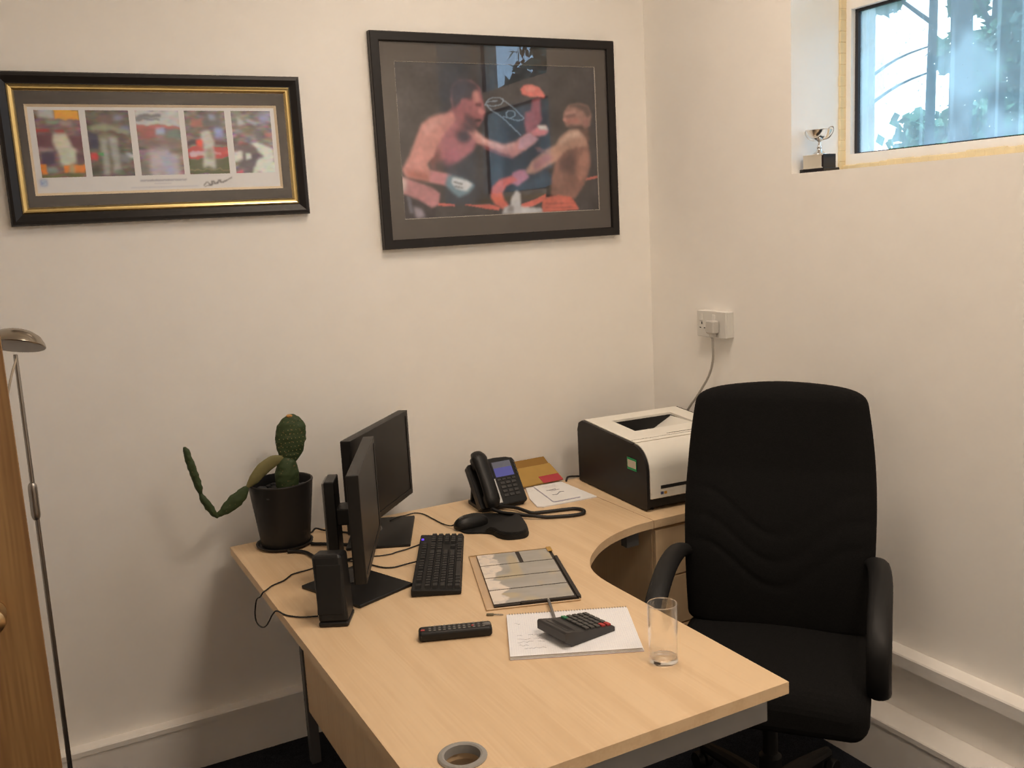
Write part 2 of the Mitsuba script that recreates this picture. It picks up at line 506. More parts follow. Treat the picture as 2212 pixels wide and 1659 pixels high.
# ceiling lights
for ly, power in LAMPS.items():
    cl = thing('ceiling_light', 'square recessed ceiling light panel above the desk' if ly > -2 else 'square recessed ceiling light panel above the photographer', 'ceiling light', 'ceiling light panels')
    part(cl, 'light_frame', subtract(box(-1.235, -0.605, ly - 0.315, ly + 0.315, ZC - 0.008, ZC + 0.05), box(-1.21, -0.63, ly - 0.29, ly + 0.29, ZC - 0.1, ZC + 0.042)), 'paint_trim', smooth=False)
    dv = [[-1.21, ly - 0.29, ZC + 0.006], [-0.63, ly - 0.29, ZC + 0.006], [-0.63, ly + 0.29, ZC + 0.006], [-1.21, ly + 0.29, ZC + 0.006]]
    k_ = part(cl, 'diffuser', tm(dv, [[0, 2, 1], [0, 3, 2]]), 'paint_ceiling', smooth=False)
    scene[k_]['emitter'] = {'type': 'area', 'radiance': rgb(*power)}

# ---------------------------------------------------------------- outdoors, beyond the window
struct('ground', box(WD, 60.0, -50.0, 50.0, -0.3, 0.9), 'lawn', 'grassy bank outside the window')

def tree(x, y, h, r, crown, seed, label, leaf='leaf', lean=0.0, cz=None, cr=1.0):
    rs = np.random.RandomState(seed)
    t = thing('tree', label, 'tree', 'trees outside the window')
    base = np.array([x, y, 0.85])
    path = [base, base + [lean * 0.3, lean * 0.2, h * 0.35], base + [lean * 0.5, lean * 0.6, h * 0.7], base + [lean, lean, h]]
    part(t, 'trunk', tube(path, [r, r * 0.85, r * 0.7, r * 0.35], 10, 5), 'bark')
    bs = []
    for k in range(5):
        a = rs.rand() * 6.28
        p0 = base + [lean * 0.6, lean * 0.5, h * (0.64 + 0.07 * k)]
        bs.append(tube([p0, p0 + [math.cos(a) * 0.7, math.sin(a) * 0.7, 0.45], p0 + [math.cos(a) * 1.5, math.sin(a) * 1.5, 0.7]], [r * 0.4, r * 0.25, r * 0.1], 6, 4))
    part(t, 'branches', cat(bs), 'bark')
    n = crown
    c = base + [lean, lean, (cz or h * 0.95)]
    d = rs.randn(n, 3)
    d /= np.linalg.norm(d, axis=1, keepdims=True)
    clump = rs.randn(14, 3) * [1.2 * cr, 1.2 * cr, 0.8 * cr]
    pos = c + clump[rs.randint(0, 14, n)] + d * (rs.rand(n, 1) ** 0.5) * 0.55 * cr
    u = rs.randn(n, 3)
    u /= np.linalg.norm(u, axis=1, keepdims=True)
    w = np.cross(u, rs.randn(n, 3))
    w /= np.linalg.norm(w, axis=1, keepdims=True)
    s = 0.10 + 0.06 * rs.rand(n, 1)
    v = np.stack([pos - u * s, pos + w * s * 0.5, pos + u * s, pos - w * s * 0.5], 1).reshape(-1, 3)
    i = np.arange(n) * 4
    f = np.vstack([np.stack([i, i + 1, i + 2], 1), np.stack([i, i + 2, i + 3], 1)])
    part(t, 'foliage', tm(v, f), leaf, kind='stuff', smooth=False)


tree(6.0, 3.24, 5.0, 0.12, 900, 1, 'thick-trunked tree in the middle of the view through the window', 'leaf_dark', 0.10, 3.9, 0.5)
tree(8.4, 5.5, 4.6, 0.07, 500, 2, 'slender tree left of the thick-trunked tree outside the window', 'leaf', -0.1, 5.0, 0.6)
tree(11.0, 6.45, 4.6, 0.14, 2200, 3, 'bushy tree far behind and right of the thick-trunked tree outside the window', 'leaf', 0.0, 2.9, 0.55)
tree(7.6, 3.15, 4.5, 0.13, 2600, 4, 'dark tree at the right edge of the window', 'leaf_dark', 0.1, 2.35, 0.45)
tree(11.0, 9.1, 3.2, 0.09, 300, 5, 'thin young tree at the left edge of the window', 'leaf', 0.1, 4.6, 0.4)
tree(3.4, -5.2, 6.5, 0.16, 500, 6, 'tall tree seen only in the glass of the boxing picture', 'leaf_dark', 0.2, 3.4, 0.7)
tree(3.6, -12.5, 6.5, 0.2, 700, 7, 'second tall tree mirrored in the glass of the boxing picture', 'leaf_dark', -0.2, 4.0, 1.1)
tree(9.5, -13.5, 6.5, 0.2, 700, 8, 'third tall tree mirrored in the glass of the boxing picture', 'leaf_dark', -0.2, 4.4, 1.1)


def hedge(label, x0, y0, x1, y1, h0, h1, n, seed, leaf):
    hd = thing('hedge', label, 'hedge')
    rh = np.random.RandomState(seed)
    s = rh.rand(n)
    L = math.hypot(x1 - x0, y1 - y0)
    hx = x0 + (x1 - x0) * s + rh.randn(n) * 0.25
    hy = y0 + (y1 - y0) * s + rh.randn(n) * 0.25
    hh = h0 + (h1 - h0) * s + 0.30 * np.sin(s * L * 2.6) + 0.15 * np.sin(s * L * 6.2 + 1)
    pos = np.stack([hx, hy, 0.9 + hh * rh.rand(n) ** 0.7], 1)
    u = rh.randn(n, 3)
    u /= np.linalg.norm(u, axis=1, keepdims=True)
    w = np.cross(u, rh.randn(n, 3))
    w /= np.linalg.norm(w, axis=1, keepdims=True)
    sz_ = 0.16 + 0.10 * rh.rand(n, 1)
    v = np.stack([pos - u * sz_, pos + w * sz_ * 0.6, pos + u * sz_, pos - w * sz_ * 0.6], 1).reshape(-1, 3)
    i = np.arange(n) * 4
    part(hd, 'foliage', tm(v, np.vstack([np.stack([i, i + 1, i + 2], 1), np.stack([i, i + 2, i + 3], 1)])), leaf, kind='stuff', smooth=False)
    part(hd, 'stems', cat([tube([(x0 + (x1 - x0) * t, y0 + (y1 - y0) * t, 0.85), (x0 + (x1 - x0) * t + 0.05, y0 + (y1 - y0) * t, 2.6)], 0.05, 6, smooth=False) for t in np.linspace(0.02, 0.98, 24)]), 'bark', kind='stuff')


hedge('long leafy hedge behind the trees outside the window', 14.0, 1.0, 20.0, 15.5, 3.3, 2.6, 9000, 31, 'leaf')
hedge('dark hedge outside, seen only mirrored in the glass of the boxing picture', 1.8, -8.6, 13.0, -8.0, 2.5, 2.6, 8000, 33, 'leaf_dark')
struct('added_eaves', cat(box(WD, 1.05, -6.0, 1.5, 3.02, 3.08), box(1.03, 1.06, -6.0, 1.5, 2.98, 3.14)), 'paint_trim', 'white eaves added out of view above the window to hold back the high sky')  # added overhang, never in view: cuts the high sky light on the recess


def shrub(x, y, r, seed, label):
    rs = np.random.RandomState(seed)
    n = 1800
    d = rs.randn(n, 3)
    d /= np.linalg.norm(d, axis=1, keepdims=True)
    d[:, 2] = np.abs(d[:, 2])
    pos = np.array([x, y, 0.9]) + d * r * (0.6 + 0.4 * rs.rand(n, 1)) * [1, 1.3, 0.9]
    u = rs.randn(n, 3)
    u /= np.linalg.norm(u, axis=1, keepdims=True)
    w = np.cross(u, d)
    w /= np.linalg.norm(w, axis=1, keepdims=True) + 1e-9
    s = 0.09
    v = np.stack([pos - u * s, pos + w * s * 0.5, pos + u * s, pos - w * s * 0.5], 1).reshape(-1, 3)
    i = np.arange(n) * 4
    f = np.vstack([np.stack([i, i + 1, i + 2], 1), np.stack([i, i + 2, i + 3], 1)])
    key = thing('shrub', label, 'shrub')
    part(key, 'foliage', tm(v, f), 'leaf', kind='stuff', smooth=False)
    part(key, 'stems', cat([tube([(x, y, 0.88), (x + 0.3 * math.cos(a), y + 0.3 * math.sin(a), 0.9 + 0.5 * r)], 0.02, 6, smooth=False) for a in (0.3, 2.2, 4.1)]), 'bark')


shrub(5.2, 2.45, 0.85, 21, 'dark shrub low at the right side of the window')
shrub(9.2, 4.3, 0.75, 22, 'lighter shrub between the tree trunks outside the window')
shrub(10.4, 7.4, 0.7, 23, 'shrub low at the left side of the window')

# ---------------------------------------------------------------- desk
DZ = 0.725
DX0, DX1, DY0, DY1 = -1.683, -0.912, -1.674, -0.122     # left edge, inner edge of the long arm, near end, wall side
SEAM, SY = -0.519, -0.690
curve = spline([(SEAM, SY), (-0.593, -0.697), (-0.680, -0.722), (-0.754, -0.762), (-0.815, -0.812), (-0.860, -0.862), (-0.892, -0.918), (-0.908, -0.980), (DX1, -1.05), (DX1, -1.13)], 6)
outline = [(DX0, DY0), (DX1, DY0)] + [tuple(p) for p in curve[::-1]] + [(SEAM, DY1), (DX0, DY1)]
GX, GY = -1.576, -1.562
hole = shapely.Point(GX, GY).buffer(0.036, 24)
desk = thing('desk', 'curved beech-topped office desk with monitors, keyboard and papers on it', 'desk')
top = Polygon(outline).difference(hole)
part(desk, 'desktop', prism(top, DZ - 0.0012, DZ), 'wood_maple', smooth=False)
part(desk, 'edge_band', prism(top, DZ - 0.025, DZ - 0.0012), 'wood_maple_edge', 'edge of the top', smooth=20)
gr = lathe([(0.0355, -0.012), (0.0355, 0.0), (0.044, 0.0), (0.0445, 0.002), (0.042, 0.005), (0.036, 0.006), (0.0325, 0.004), (0.032, -0.012), (0.0355, -0.012)], 48, (GX, GY, DZ))
part(desk, 'cable_grommet', gr, 'grommet_grey', 'grey plastic cable port ring')
part(desk, 'modesty_panel', box(-1.515, -1.497, -1.60, -0.222, 0.18, DZ - 0.025), 'wood_maple_upright', smooth=False)
part(desk, 'leg', box(-1.520, -1.490, -0.220, -0.190, 0.0, DZ - 0.025), 'steel_leg', 'dark square steel leg', smooth=False)
part(desk, 'leg', box(-1.39, -1.29, -1.60, -1.56, 0.0, 0.64), 'steel_grey', 'grey steel end leg', smooth=False)
part(desk, 'foot', rbox(0.70, 0.06, 0.035, 0.006, 2, (-1.30, -1.58, 0.018)), 'steel_grey')
part(desk, 'end_beam', rbox(0.745, 0.045, 0.078, 0.003, 1, (-1.297, -1.605, DZ - 0.025 - 0.039)), 'steel_grey', 'grey steel beam under the near end')
part(desk, 'bracket', box(-0.60, -0.555, -0.66, -0.63, DZ - 0.080, DZ - 0.025), 'steel_leg', smooth=False)

# pedestal under the printer
ped = thing('drawer_pedestal', 'beech drawer pedestal level with the desk, under the printer', 'drawer unit')
PX0, PX1 = -0.517, -0.106
part(ped, 'pedestal_top', box(PX0, PX1, SY, DY1, DZ - 0.0012, DZ - 0.0001), 'wood_maple', smooth=False)
part(ped, 'edge_band', box(PX0, PX1, SY, DY1, DZ - 0.025, DZ - 0.0012), 'wood_maple_edge', smooth=False)
part(ped, 'carcass', box(PX0 + 0.008, PX1 - 0.005, SY + 0.026, DY1 - 0.01, 0.02, DZ - 0.025), 'wood_maple_upright', smooth=False)
for z0, z1 in ((0.53, 0.688), (0.365, 0.525), (0.03, 0.36)):
    d_ = part(ped, 'drawer_front', rbox(PX1 - PX0 - 0.018, 0.018, z1 - z0, 0.002, 1, ((PX0 + PX1) / 2, SY + 0.016, (z0 + z1) / 2)), 'wood_maple_upright')
    part(d_, 'handle', tube([(-0.36, SY + 0.008, z1 - 0.05), (-0.355, SY - 0.018, z1 - 0.05), (-0.27, SY - 0.018, z1 - 0.05), (-0.265, SY + 0.008, z1 - 0.05)], 0.005, 8, 4), 'steel_grey')

# ---------------------------------------------------------------- pictures on the back wall
BOXERS = [
    ((205,78,62), 2, [166,99,243,87,243,74,165,80]),
    ((205,78,62), 2, [285,81,423,73,467,51,459,31,400,45,364,57]),
    ((205,78,60), 2, [573,69,650,100,705,133,704,92,633,51,572,36]),
    ((185,78,60), 2, [922,228,996,248,997,230,930,214]),
    ((150,72,74), 5, [620,684,649,694,662,771,700,782,704,636,663,547,622,548,614,616]),
    ((208,85,70), 3, [601,835,618,862,655,869,700,849,727,801,725,780,691,791,653,786,609,804]),
    ((222,110,90), 4, [621,847,655,858,685,844,669,824,628,824]),
    ((138,82,64), 5, [791,457,864,556,928,546,952,454,960,332,921,189,863,89,736,121,745,237,765,337]),
    ((95,56,50), 10, [781,352,862,436,880,334,866,253,795,286]),
    ((198,76,52), 3, [689,103,776,124,847,102,887,15,678,3]),
    ((170,62,45), 3, [704,72,870,63,870,56,703,62]),
    ((170,62,45), 3, [699,42,878,34,877,26,699,33]),
    ((108,65,52), 5, [881,586,949,596,959,485,919,500,868,546]),
    ((152,97,78), 4, [826,690,850,733,908,748,955,728,970,666,961,594,922,564,865,584,833,594,821,644]),
    ((92,64,54), 5, [842,727,900,747,955,731,970,671,947,641,930,691,883,719]),
    ((108,62,54), 6, [833,671,886,676,886,651,834,646]),
    ((165,88,72), 6, [826,641,898,646,905,611,838,614]),
    ((78,52,44), 5, [841,601,921,594,938,561,880,558]),
    ((150,88,74), 4, [926,646,954,646,949,591,928,586]),
    ((172,116,88), 5, [772,465,800,517,848,564,896,564,937,515,944,452,894,453,830,431,765,352,651,276,601,278,641,356,712,428]),
    ((198,150,120), 7, [800,502,848,551,896,556,919,525,847,506,783,457]),
    ((160,92,84), 7, [645,341,720,408,766,377,655,291]),
    ((125,80,72), 4, [663,449,682,454,720,423,712,413,674,424]),
    ((178,98,112), 4, [539,280,572,298,603,302,625,252,561,195,530,216]),
    ((208,78,58), 4, [540,262,564,232,503,197,479,149,490,99,513,58,481,38,445,70,421,122,433,191,473,238]),
    ((172,162,150), 4, [525,112,553,167,572,144,574,54,679,36,686,5,475,3,489,49,519,58]),
    ((120,110,102), 5, [508,58,534,62,537,16,503,19]),
    ((45,35,40), 4, [3,177,77,131,137,75,159,81,148,1,2,1]),
    ((140,120,120), 6, [49,85,89,62,101,13,62,6]),
    ((95,90,92), 4, [19,158,38,147,51,42,34,43]),
    ((188,108,104), 4, [-2,274,35,260,142,199,176,159,167,88,137,69,77,126,-7,181]),
    ((200,160,140), 7, [-2,271,25,261,18,181,-6,182]),
    ((166,84,84), 6, [252,691,304,682,348,578,374,511,350,440,291,384,239,352,202,311,174,293,143,317,150,397,174,476,184,542,201,616]),
    ((72,54,52), 12, [150,397,239,367,275,275,207,263,146,294]),
    ((170,78,86), 9, [193,420,263,447,290,389,217,343]),
    ((150,78,76), 6, [244,691,304,738,368,597,324,545,256,611]),
    ((152,74,74), 4, [262,691,256,765,266,848,301,886,359,888,398,842,407,767,418,687,407,640,384,592,347,595,307,633]),
    ((62,50,52), 6, [255,765,254,837,280,885,330,901,379,871,399,819,370,818,354,762,319,766,290,726,261,700]),
    ((152,76,76), 4, [305,761,332,768,341,719,315,691,300,719]),
    ((182,106,92), 5, [363,811,385,823,397,758,382,737,364,755]),
    ((90,55,56), 7, [327,644,377,644,383,595,347,595]),
    ((72,48,52), 8, [267,541,296,574,332,569,348,526,321,484,283,489]),
    ((190,114,100), 5, [323,571,360,578,408,511,502,469,562,490,616,538,654,547,669,488,613,440,544,386,478,414,414,461,370,481]),
    ((205,145,125), 6, [346,569,412,506,502,464,562,484,554,461,494,442,400,487]),
    ((182,124,124), 4, [585,511,639,550,685,508,613,440,574,441]),
    ((205,105,102), 4, [645,555,686,591,726,596,740,557,715,531,660,526]),
    ((205,190,175), 4, [678,594,723,600,738,569,693,571]),
    ((196,115,98), 5, [157,651,217,670,262,681,272,633,213,541,175,467,157,402,122,356,137,310,216,282,205,220,130,240,23,277,7,322,42,404,81,524,111,607]),
    ((204,128,110), 9, [161,644,223,664,214,616,157,570,114,514,117,579]),
    ((176,84,66), 8, [25,321,119,299,130,247,30,279]),
    ((196,110,108), 4, [135,313,208,287,236,276,213,208,130,240]),
    ((96,120,118), 5, [221,283,286,255,335,219,346,204,311,155,265,129,232,169,201,218]),
    ((190,180,165), 4, [242,262,305,240,335,214,303,170,254,187,234,228]),
    ((90,90,86), 3, [245,238,290,221,283,212,241,228]),
    ((90,90,86), 3, [247,209,293,192,285,186,248,199]),
    ((84,40,44), 4, [372,743,403,739,399,718,371,724]),
    ((192,104,94), 4, [390,715,419,687,405,665,384,680]),
    ((66,34,38), 3, [364,637,400,642,396,623,363,618]),
    ((86,50,52), 7, [322,691,356,644,382,592,348,590,316,635]),
    ((70,45,48), 8, [306,630,366,586,359,545,314,569]),
    ((140,66,64), 5, [396,473,478,418,546,392,540,381,478,404,403,449]),
    ((120,56,50), 7, [178,467,161,402,127,355,155,350,187,420]),
    ((162,98,74), 10, [897,415,946,414,926,240,877,181]),
    ((150,92,72), 10, [750,227,795,276,817,184,760,120]),
    ((170,112,92), 4, [831,687,887,696,886,681,833,673]),
    ((178,108,90), 3, [821,646,834,646,835,624,821,626]),
]
AUTOGRAPH = [[419,730,439,768,475,780,511,769,496,735,452,725,423,739,445,754,482,757],[427,730,454,692,493,659,543,597,590,533],[504,769,554,722,590,674,610,643,581,630,537,645,508,656],[526,654,522,678,538,693,564,688,566,662,541,645]]
pic = thing('framed_picture', 'large black framed photograph of two boxers in a dark mount', 'picture')
X0, X1, Z0, Z1 = -1.0765, -0.153, 1.5835, 2.271
part(pic, 'frame', rect_frame(X0, X1, Z0, Z1, [(0, -0.001), (0, -0.024), (0.002, -0.027), (0.027, -0.027), (0.030, -0.024), (0.030, -0.001)]), 'frame_black', smooth=False)
part(pic, 'backing', box(X0 + 0.012, X1 - 0.012, -0.004, -0.001, Z0 + 0.012, Z1 - 0.012), 'mat_charcoal', smooth=False)
PX, PXX, PZ, PZZ = -0.995, -0.231, 1.6785, 2.1815
part(pic, 'mount', rect_frame(X0 + 0.0285, X1 - 0.0285, Z0 + 0.0285, Z1 - 0.0285, [(0, -0.014), (PX - X0 - 0.0285, -0.014), (PX - X0 - 0.0285, -0.0135), (0, -0.0135)]) if False else
     subtract(box(X0 + 0.0285, X1 - 0.0285, -0.0145, -0.0115, Z0 + 0.0285, Z1 - 0.0285), box(PX, PXX, -1, 1, PZ, PZZ)), 'mat_charcoal', 'charcoal mount', smooth=False)
part(pic, 'bevel', rect_frame(PX - 0.0005, PXX + 0.0005, PZ - 0.0005, PZZ + 0.0005, [(0.0, -0.0148), (0.0022, -0.0112), (0.0005, -0.0112)]), 'bevel_white', 'thin white bevel', smooth=False)
img = np.zeros((200, 300, 3))
nz_ = gaussian_filter(np.random.RandomState(3).randn(200, 300), 9)[..., None]
img[:] = ink_colour((58, 50, 47)) * (1 + 2.0 * nz_)
ink(img, BOXERS, 1, 1, warp=5.0)
r_ = np.random.RandomState(8)
img *= np.clip(1 + 2.2 * gaussian_filter(r_.randn(200, 300), 9)[..., None] + 0.35 * gaussian_filter(r_.randn(200, 300), 2.0)[..., None], 0.6, 1.35)
img = img * 0.70 + img.mean(-1, keepdims=True) * np.array([0.27, 0.24, 0.225])
strokes(img, AUTOGRAPH, 3.0, ink_colour((150, 152, 148)), 0.55)
m_, c_ = print_sheet(PX - 0.002, PXX + 0.002, PZ - 0.002, PZZ + 0.002, -0.0105, img)
part(pic, 'photograph', m_, 'print_ink', 'flash-lit colour photograph of a boxing match', smooth=False, color=c_)
gv = [[X0 + 0.029, -0.0165, Z0 + 0.029], [X1 - 0.029, -0.0165, Z0 + 0.029], [X1 - 0.029, -0.0165, Z1 - 0.029], [X0 + 0.029, -0.0165, Z1 - 0.029]]
part(pic, 'glass', tm(gv, [[0, 1, 2], [0, 2, 3]]), 'glass_pane', smooth=False)

# wide picture with five cricket photographs
pw = thing('framed_picture', 'wide black and gilt framed print of five small sports photographs in a row', 'picture')
X0, X1, Z0, Z1 = -2.150, -1.3145, 1.712, 2.124
part(pw, 'frame', rect_frame(X0, X1, Z0, Z1, [(0, -0.001), (0, -0.020), (0.004, -0.026), (0.012, -0.027), (0.030, -0.018), (0.034, -0.018), (0.034, -0.001)]), 'frame_black', smooth=False)
part(pw, 'gilt_slip', rect_frame(X0 + 0.032, X1 - 0.032, Z0 + 0.032, Z1 - 0.032, [(0, -0.010), (0, -0.0185), (0.004, -0.0215), (0.008, -0.020), (0.012, -0.0195), (0.018, -0.0125), (0.018, -0.010)]), 'gilt', 'gilt inner slip', smooth=False)
part(pw, 'backing', box(X0 + 0.012, X1 - 0.012, -0.004, -0.001, Z0 + 0.012, Z1 - 0.012), 'mat_charcoal', smooth=False)
Q0, Q1, R0, R1 = -2.080, -1.3905, 1.793, 2.0385
part(pw, 'mount', subtract(box(X0 + 0.046, X1 - 0.046, -0.0125, -0.0095, Z0 + 0.046, Z1 - 0.046), box(Q0, Q1, -1, 1, R0, R1)), 'mat_charcoal_dark', 'charcoal mount', smooth=False)
part(pw, 'bevel', rect_frame(Q0 - 0.0005, Q1 + 0.0005, R0 - 0.0005, R1 + 0.0005, [(0.0, -0.0130), (0.007, -0.0088), (0.0005, -0.0088)]), 'bevel_cream', 'cream bevel', smooth=False)
sheet = np.zeros((98, 276, 3))
sheet[:] = ink_colour((200, 182, 160), (200, 180, 155), 0.74)


def sx(x):
    return (x - Q0) / (Q1 - Q0) * 1000


def sz(z):
    return (z - R0) / (R1 - R0) * 1000


rs = random.Random(9)
grey = ink_colour((120, 112, 112), (200, 180, 155))
pale = ink_colour((165, 150, 142), (200, 180, 155))
for xa, xb, z, c, wdt in ((-1.80, -1.675, 1.8275, grey, 7), (-1.762, -1.718, 1.8175, pale, 5), (-1.828, -1.645, 1.8085, pale, 4)):
    x = xa
    while x < xb:
        w = 0.006 + 0.012 * rs.random()
        strokes(sheet, [[sx(x), sz(z), sx(min(x + w, xb)), sz(z)]], wdt, c, 0.7)
        x += w + 0.005
strokes(sheet, [[sx(-1.627), sz(1.809), sx(-1.615), sz(1.818), sx(-1.605), sz(1.807), sx(-1.600), sz(1.822), sx(-1.590), sz(1.812), sx(-1.580), sz(1.824), sx(-1.572), sz(1.816), sx(-1.543), sz(1.830)],
                [sx(-1.622), sz(1.806), sx(-1.59), sz(1.815), sx(-1.56), sz(1.821)]], 4, ink_colour((70, 62, 60), (200, 180, 155)), 0.8)
ink(sheet, [((118, 128, 145), 4, [sx(-2.063), sz(1.838), sx(-2.045), sz(1.838), sx(-2.045), sz(1.820), sx(-2.063), sz(1.820)])], 1, 1)
strokes(sheet, [[sx(-2.050), sz(1.834), sx(-2.057), sz(1.833), sx(-2.057), sz(1.830), sx(-2.051), sz(1.828), sx(-2.051), sz(1.824), sx(-2.058), sz(1.823)]], 3, ink_colour((190, 185, 180), (200, 180, 155)), 0.8)
m_, c_ = print_sheet(Q0 - 0.001, Q1 + 0.001, R0 - 0.001, R1 + 0.001, -0.0085, sheet)
part(pw, 'print', m_, 'print_ink', 'white sheet with five photographs, a caption and a signature', smooth=False, color=c_)
gv = [[X0 + 0.033, -0.0150, Z0 + 0.033], [X1 - 0.033, -0.0150, Z0 + 0.033], [X1 - 0.033, -0.0150, Z1 - 0.033], [X0 + 0.033, -0.0150, Z1 - 0.033]]
part(pw, 'glass', tm(gv, [[0, 1, 2], [0, 2, 3]]), 'glass_pane', smooth=False)


def R(u0, u1, v0, v1):
    return [u0, v0, u1, v0, u1, v1, u0, v1]


PHOTOS = [
    (-2.058, -1.945, (112, 84, 74), [((168, 158, 140), 30, R(80, 440, 880, 1010)), ((216, 142, 45), 14, R(450, 1010, 870, 1010)), ((120, 140, 108), 25, R(250, 520, 800, 840)),
     ((160, 130, 115), 30, R(560, 800, 780, 850)), ((152, 46, 42), 18, R(0, 300, 660, 730)), ((150, 50, 50), 18, R(400, 620, 660, 715)), ((96, 46, 54), 40, R(0, 400, 420, 640)),
     ((100, 48, 56), 35, R(660, 1010, 420, 620)), ((150, 120, 112), 30, R(0, 320, 380, 440)), ((196, 176, 142), 30, [380, 660, 640, 660, 720, 500, 860, 300, 700, 180, 520, 180, 440, 380, 360, 560]),
     ((180, 172, 140), 35, R(470, 840, 200, 420)), ((90, 55, 60), 30, R(820, 1010, 190, 380)), ((62, 42, 64), 24, R(40, 350, 170, 380)), ((206, 112, 34), 14, R(0, 130, 60, 190)),
     ((206, 112, 34), 14, R(520, 1010, 55, 180)), ((125, 130, 110), 20, R(150, 380, 80, 140)), ((170, 140, 95), 25, R(640, 740, 40, 200)), ((94, 88, 42), 18, R(0, 1010, 0, 50))]),
    (-1.928, -1.815, (98, 82, 68), [((110, 82, 70), 40, R(250, 700, 820, 930)), ((120, 115, 120), 35, R(620, 860, 860, 920)), ((100, 105, 120), 30, R(740, 980, 660, 760)), ((144, 134, 102), 35, [60, 740, 300, 800, 980, 700, 960, 640, 300, 700, 80, 680]),
     ((98, 62, 48), 18, [150, 680, 900, 610, 900, 640, 150, 700]), ((120, 108, 78), 30, R(180, 500, 540, 640)), ((44, 42, 64), 24, R(0, 220, 420, 650)), ((152, 142, 122), 30, R(280, 440, 40, 560)),
     ((154, 144, 124), 30, R(480, 680, 40, 600)), ((110, 96, 70), 30, R(440, 480, 60, 480)), ((182, 48, 50), 18, R(0, 170, 240, 360)), ((72, 132, 70), 14, R(180, 300, 320, 370)),
     ((180, 172, 160), 20, R(830, 1010, 290, 340)), ((118, 112, 108), 35, R(700, 900, 200, 330)), ((66, 62, 46), 30, R(0, 200, 20, 170)), ((88, 104, 74), 25, R(500, 760, 40, 90))]),
    (-1.797, -1.6775, (126, 100, 90), [((180, 168, 150), 25, R(0, 1010, 760, 1010)), ((112, 106, 100), 16, [0, 860, 600, 900, 600, 960, 0, 920]), ((112, 106, 102), 16, R(0, 560, 850, 880)), ((168, 92, 82), 14, R(0, 1010, 715, 775)),
     ((152, 82, 72), 30, R(60, 440, 560, 740)), ((160, 158, 165), 25, R(430, 640, 620, 720)), ((104, 116, 98), 35, R(660, 1010, 540, 690)), ((122, 96, 84), 40, R(0, 1010, 420, 540)),
     ((172, 152, 142), 50, R(220, 900, 0, 400)), ((160, 150, 154), 50, R(520, 760, 0, 340)), ((112, 100, 88), 45, R(0, 200, 0, 240)), ((112, 92, 72), 35, R(700, 1010, 330, 420))]),
    (-1.6615, -1.546, (122, 100, 88), [((160, 96, 82), 25, R(150, 420, 760, 880)), ((98, 92, 84), 35, R(460, 900, 760, 960)), ((140, 136, 138), 30, R(600, 760, 860, 940)), ((140, 138, 160), 35, R(700, 920, 570, 730)),
     ((72, 56, 60), 20, R(0, 320, 450, 530)), ((96, 54, 54), 20, R(660, 1010, 460, 520)), ((176, 66, 62), 8, R(0, 1010, 250, 425)), ((192, 152, 144), 12, R(30, 420, 290, 370)), ((192, 120, 112), 12, R(640, 820, 310, 360)),
     ((206, 62, 44), 22, R(240, 400, 420, 530)), ((84, 84, 52), 10, R(0, 1010, 0, 240)), ((122, 106, 70), 8, R(0, 1010, 55, 75)), ((184, 170, 148), 28, [360, 660, 600, 690, 680, 480, 640, 420, 660, 90, 340, 110, 400, 420]),
     ((150, 136, 108), 35, R(440, 620, 240, 400))]),
    (-1.527, -1.409, (126, 108, 98), [((124, 118, 96), 40, R(60, 260, 760, 1000)), ((168, 158, 140), 25, [180, 760, 380, 760, 240, 880, 130, 880]), ((160, 150, 142), 25, [380, 850, 640, 760, 640, 800, 420, 880]), ((140, 132, 142), 40, R(700, 980, 820, 960)),
     ((118, 104, 76), 45, R(250, 560, 620, 740)), ((160, 102, 88), 25, R(800, 1010, 580, 660)), ((110, 100, 96), 35, R(560, 800, 560, 680)), ((168, 82, 72), 25, R(120, 330, 440, 500)), ((110, 90, 84), 40, R(60, 620, 300, 460)),
     ((96, 82, 82), 40, R(120, 620, 40, 330)), ((200, 196, 176), 25, [440, 500, 700, 470, 1010, 380, 1010, 0, 420, 0, 560, 180, 760, 260]), ((202, 196, 182), 25, R(0, 200, 210, 350)), ((198, 190, 180), 20, R(290, 420, 230, 310)),
     ((182, 82, 92), 18, R(0, 180, 0, 40))]),
]
rs_ = np.random.RandomState(12)
for a, b, bgc, shp in PHOTOS:
    im = np.zeros((94, 60, 3))
    n1 = gaussian_filter(rs_.randn(94, 60, 3), (1.2, 2.6, 0)) * 2.6
    n2 = gaussian_filter(rs_.randn(94, 60), (2.0, 4.0))[..., None] * 3.5
    im[:] = ink_colour(bgc, (200, 180, 155)) * np.clip(1 + 0.35 * n2 + 0.25 * n1, 0.45, 1.8)
    ink(im, [(c, s * 1.0, p) for c, s, p in shp], 1, 1, (200, 180, 155), warp=38.0, seed=int(abs(a) * 1000))
    im *= np.clip(1 + 0.10 * n2 + 0.09 * n1, 0.7, 1.3)
    m_, c_ = print_sheet(a, b, 1.8415, 2.0235, -0.0089, np.clip(im, 0.003, 0.85))
    part(pw, 'photograph', m_, 'print_ink', smooth=False, color=c_)

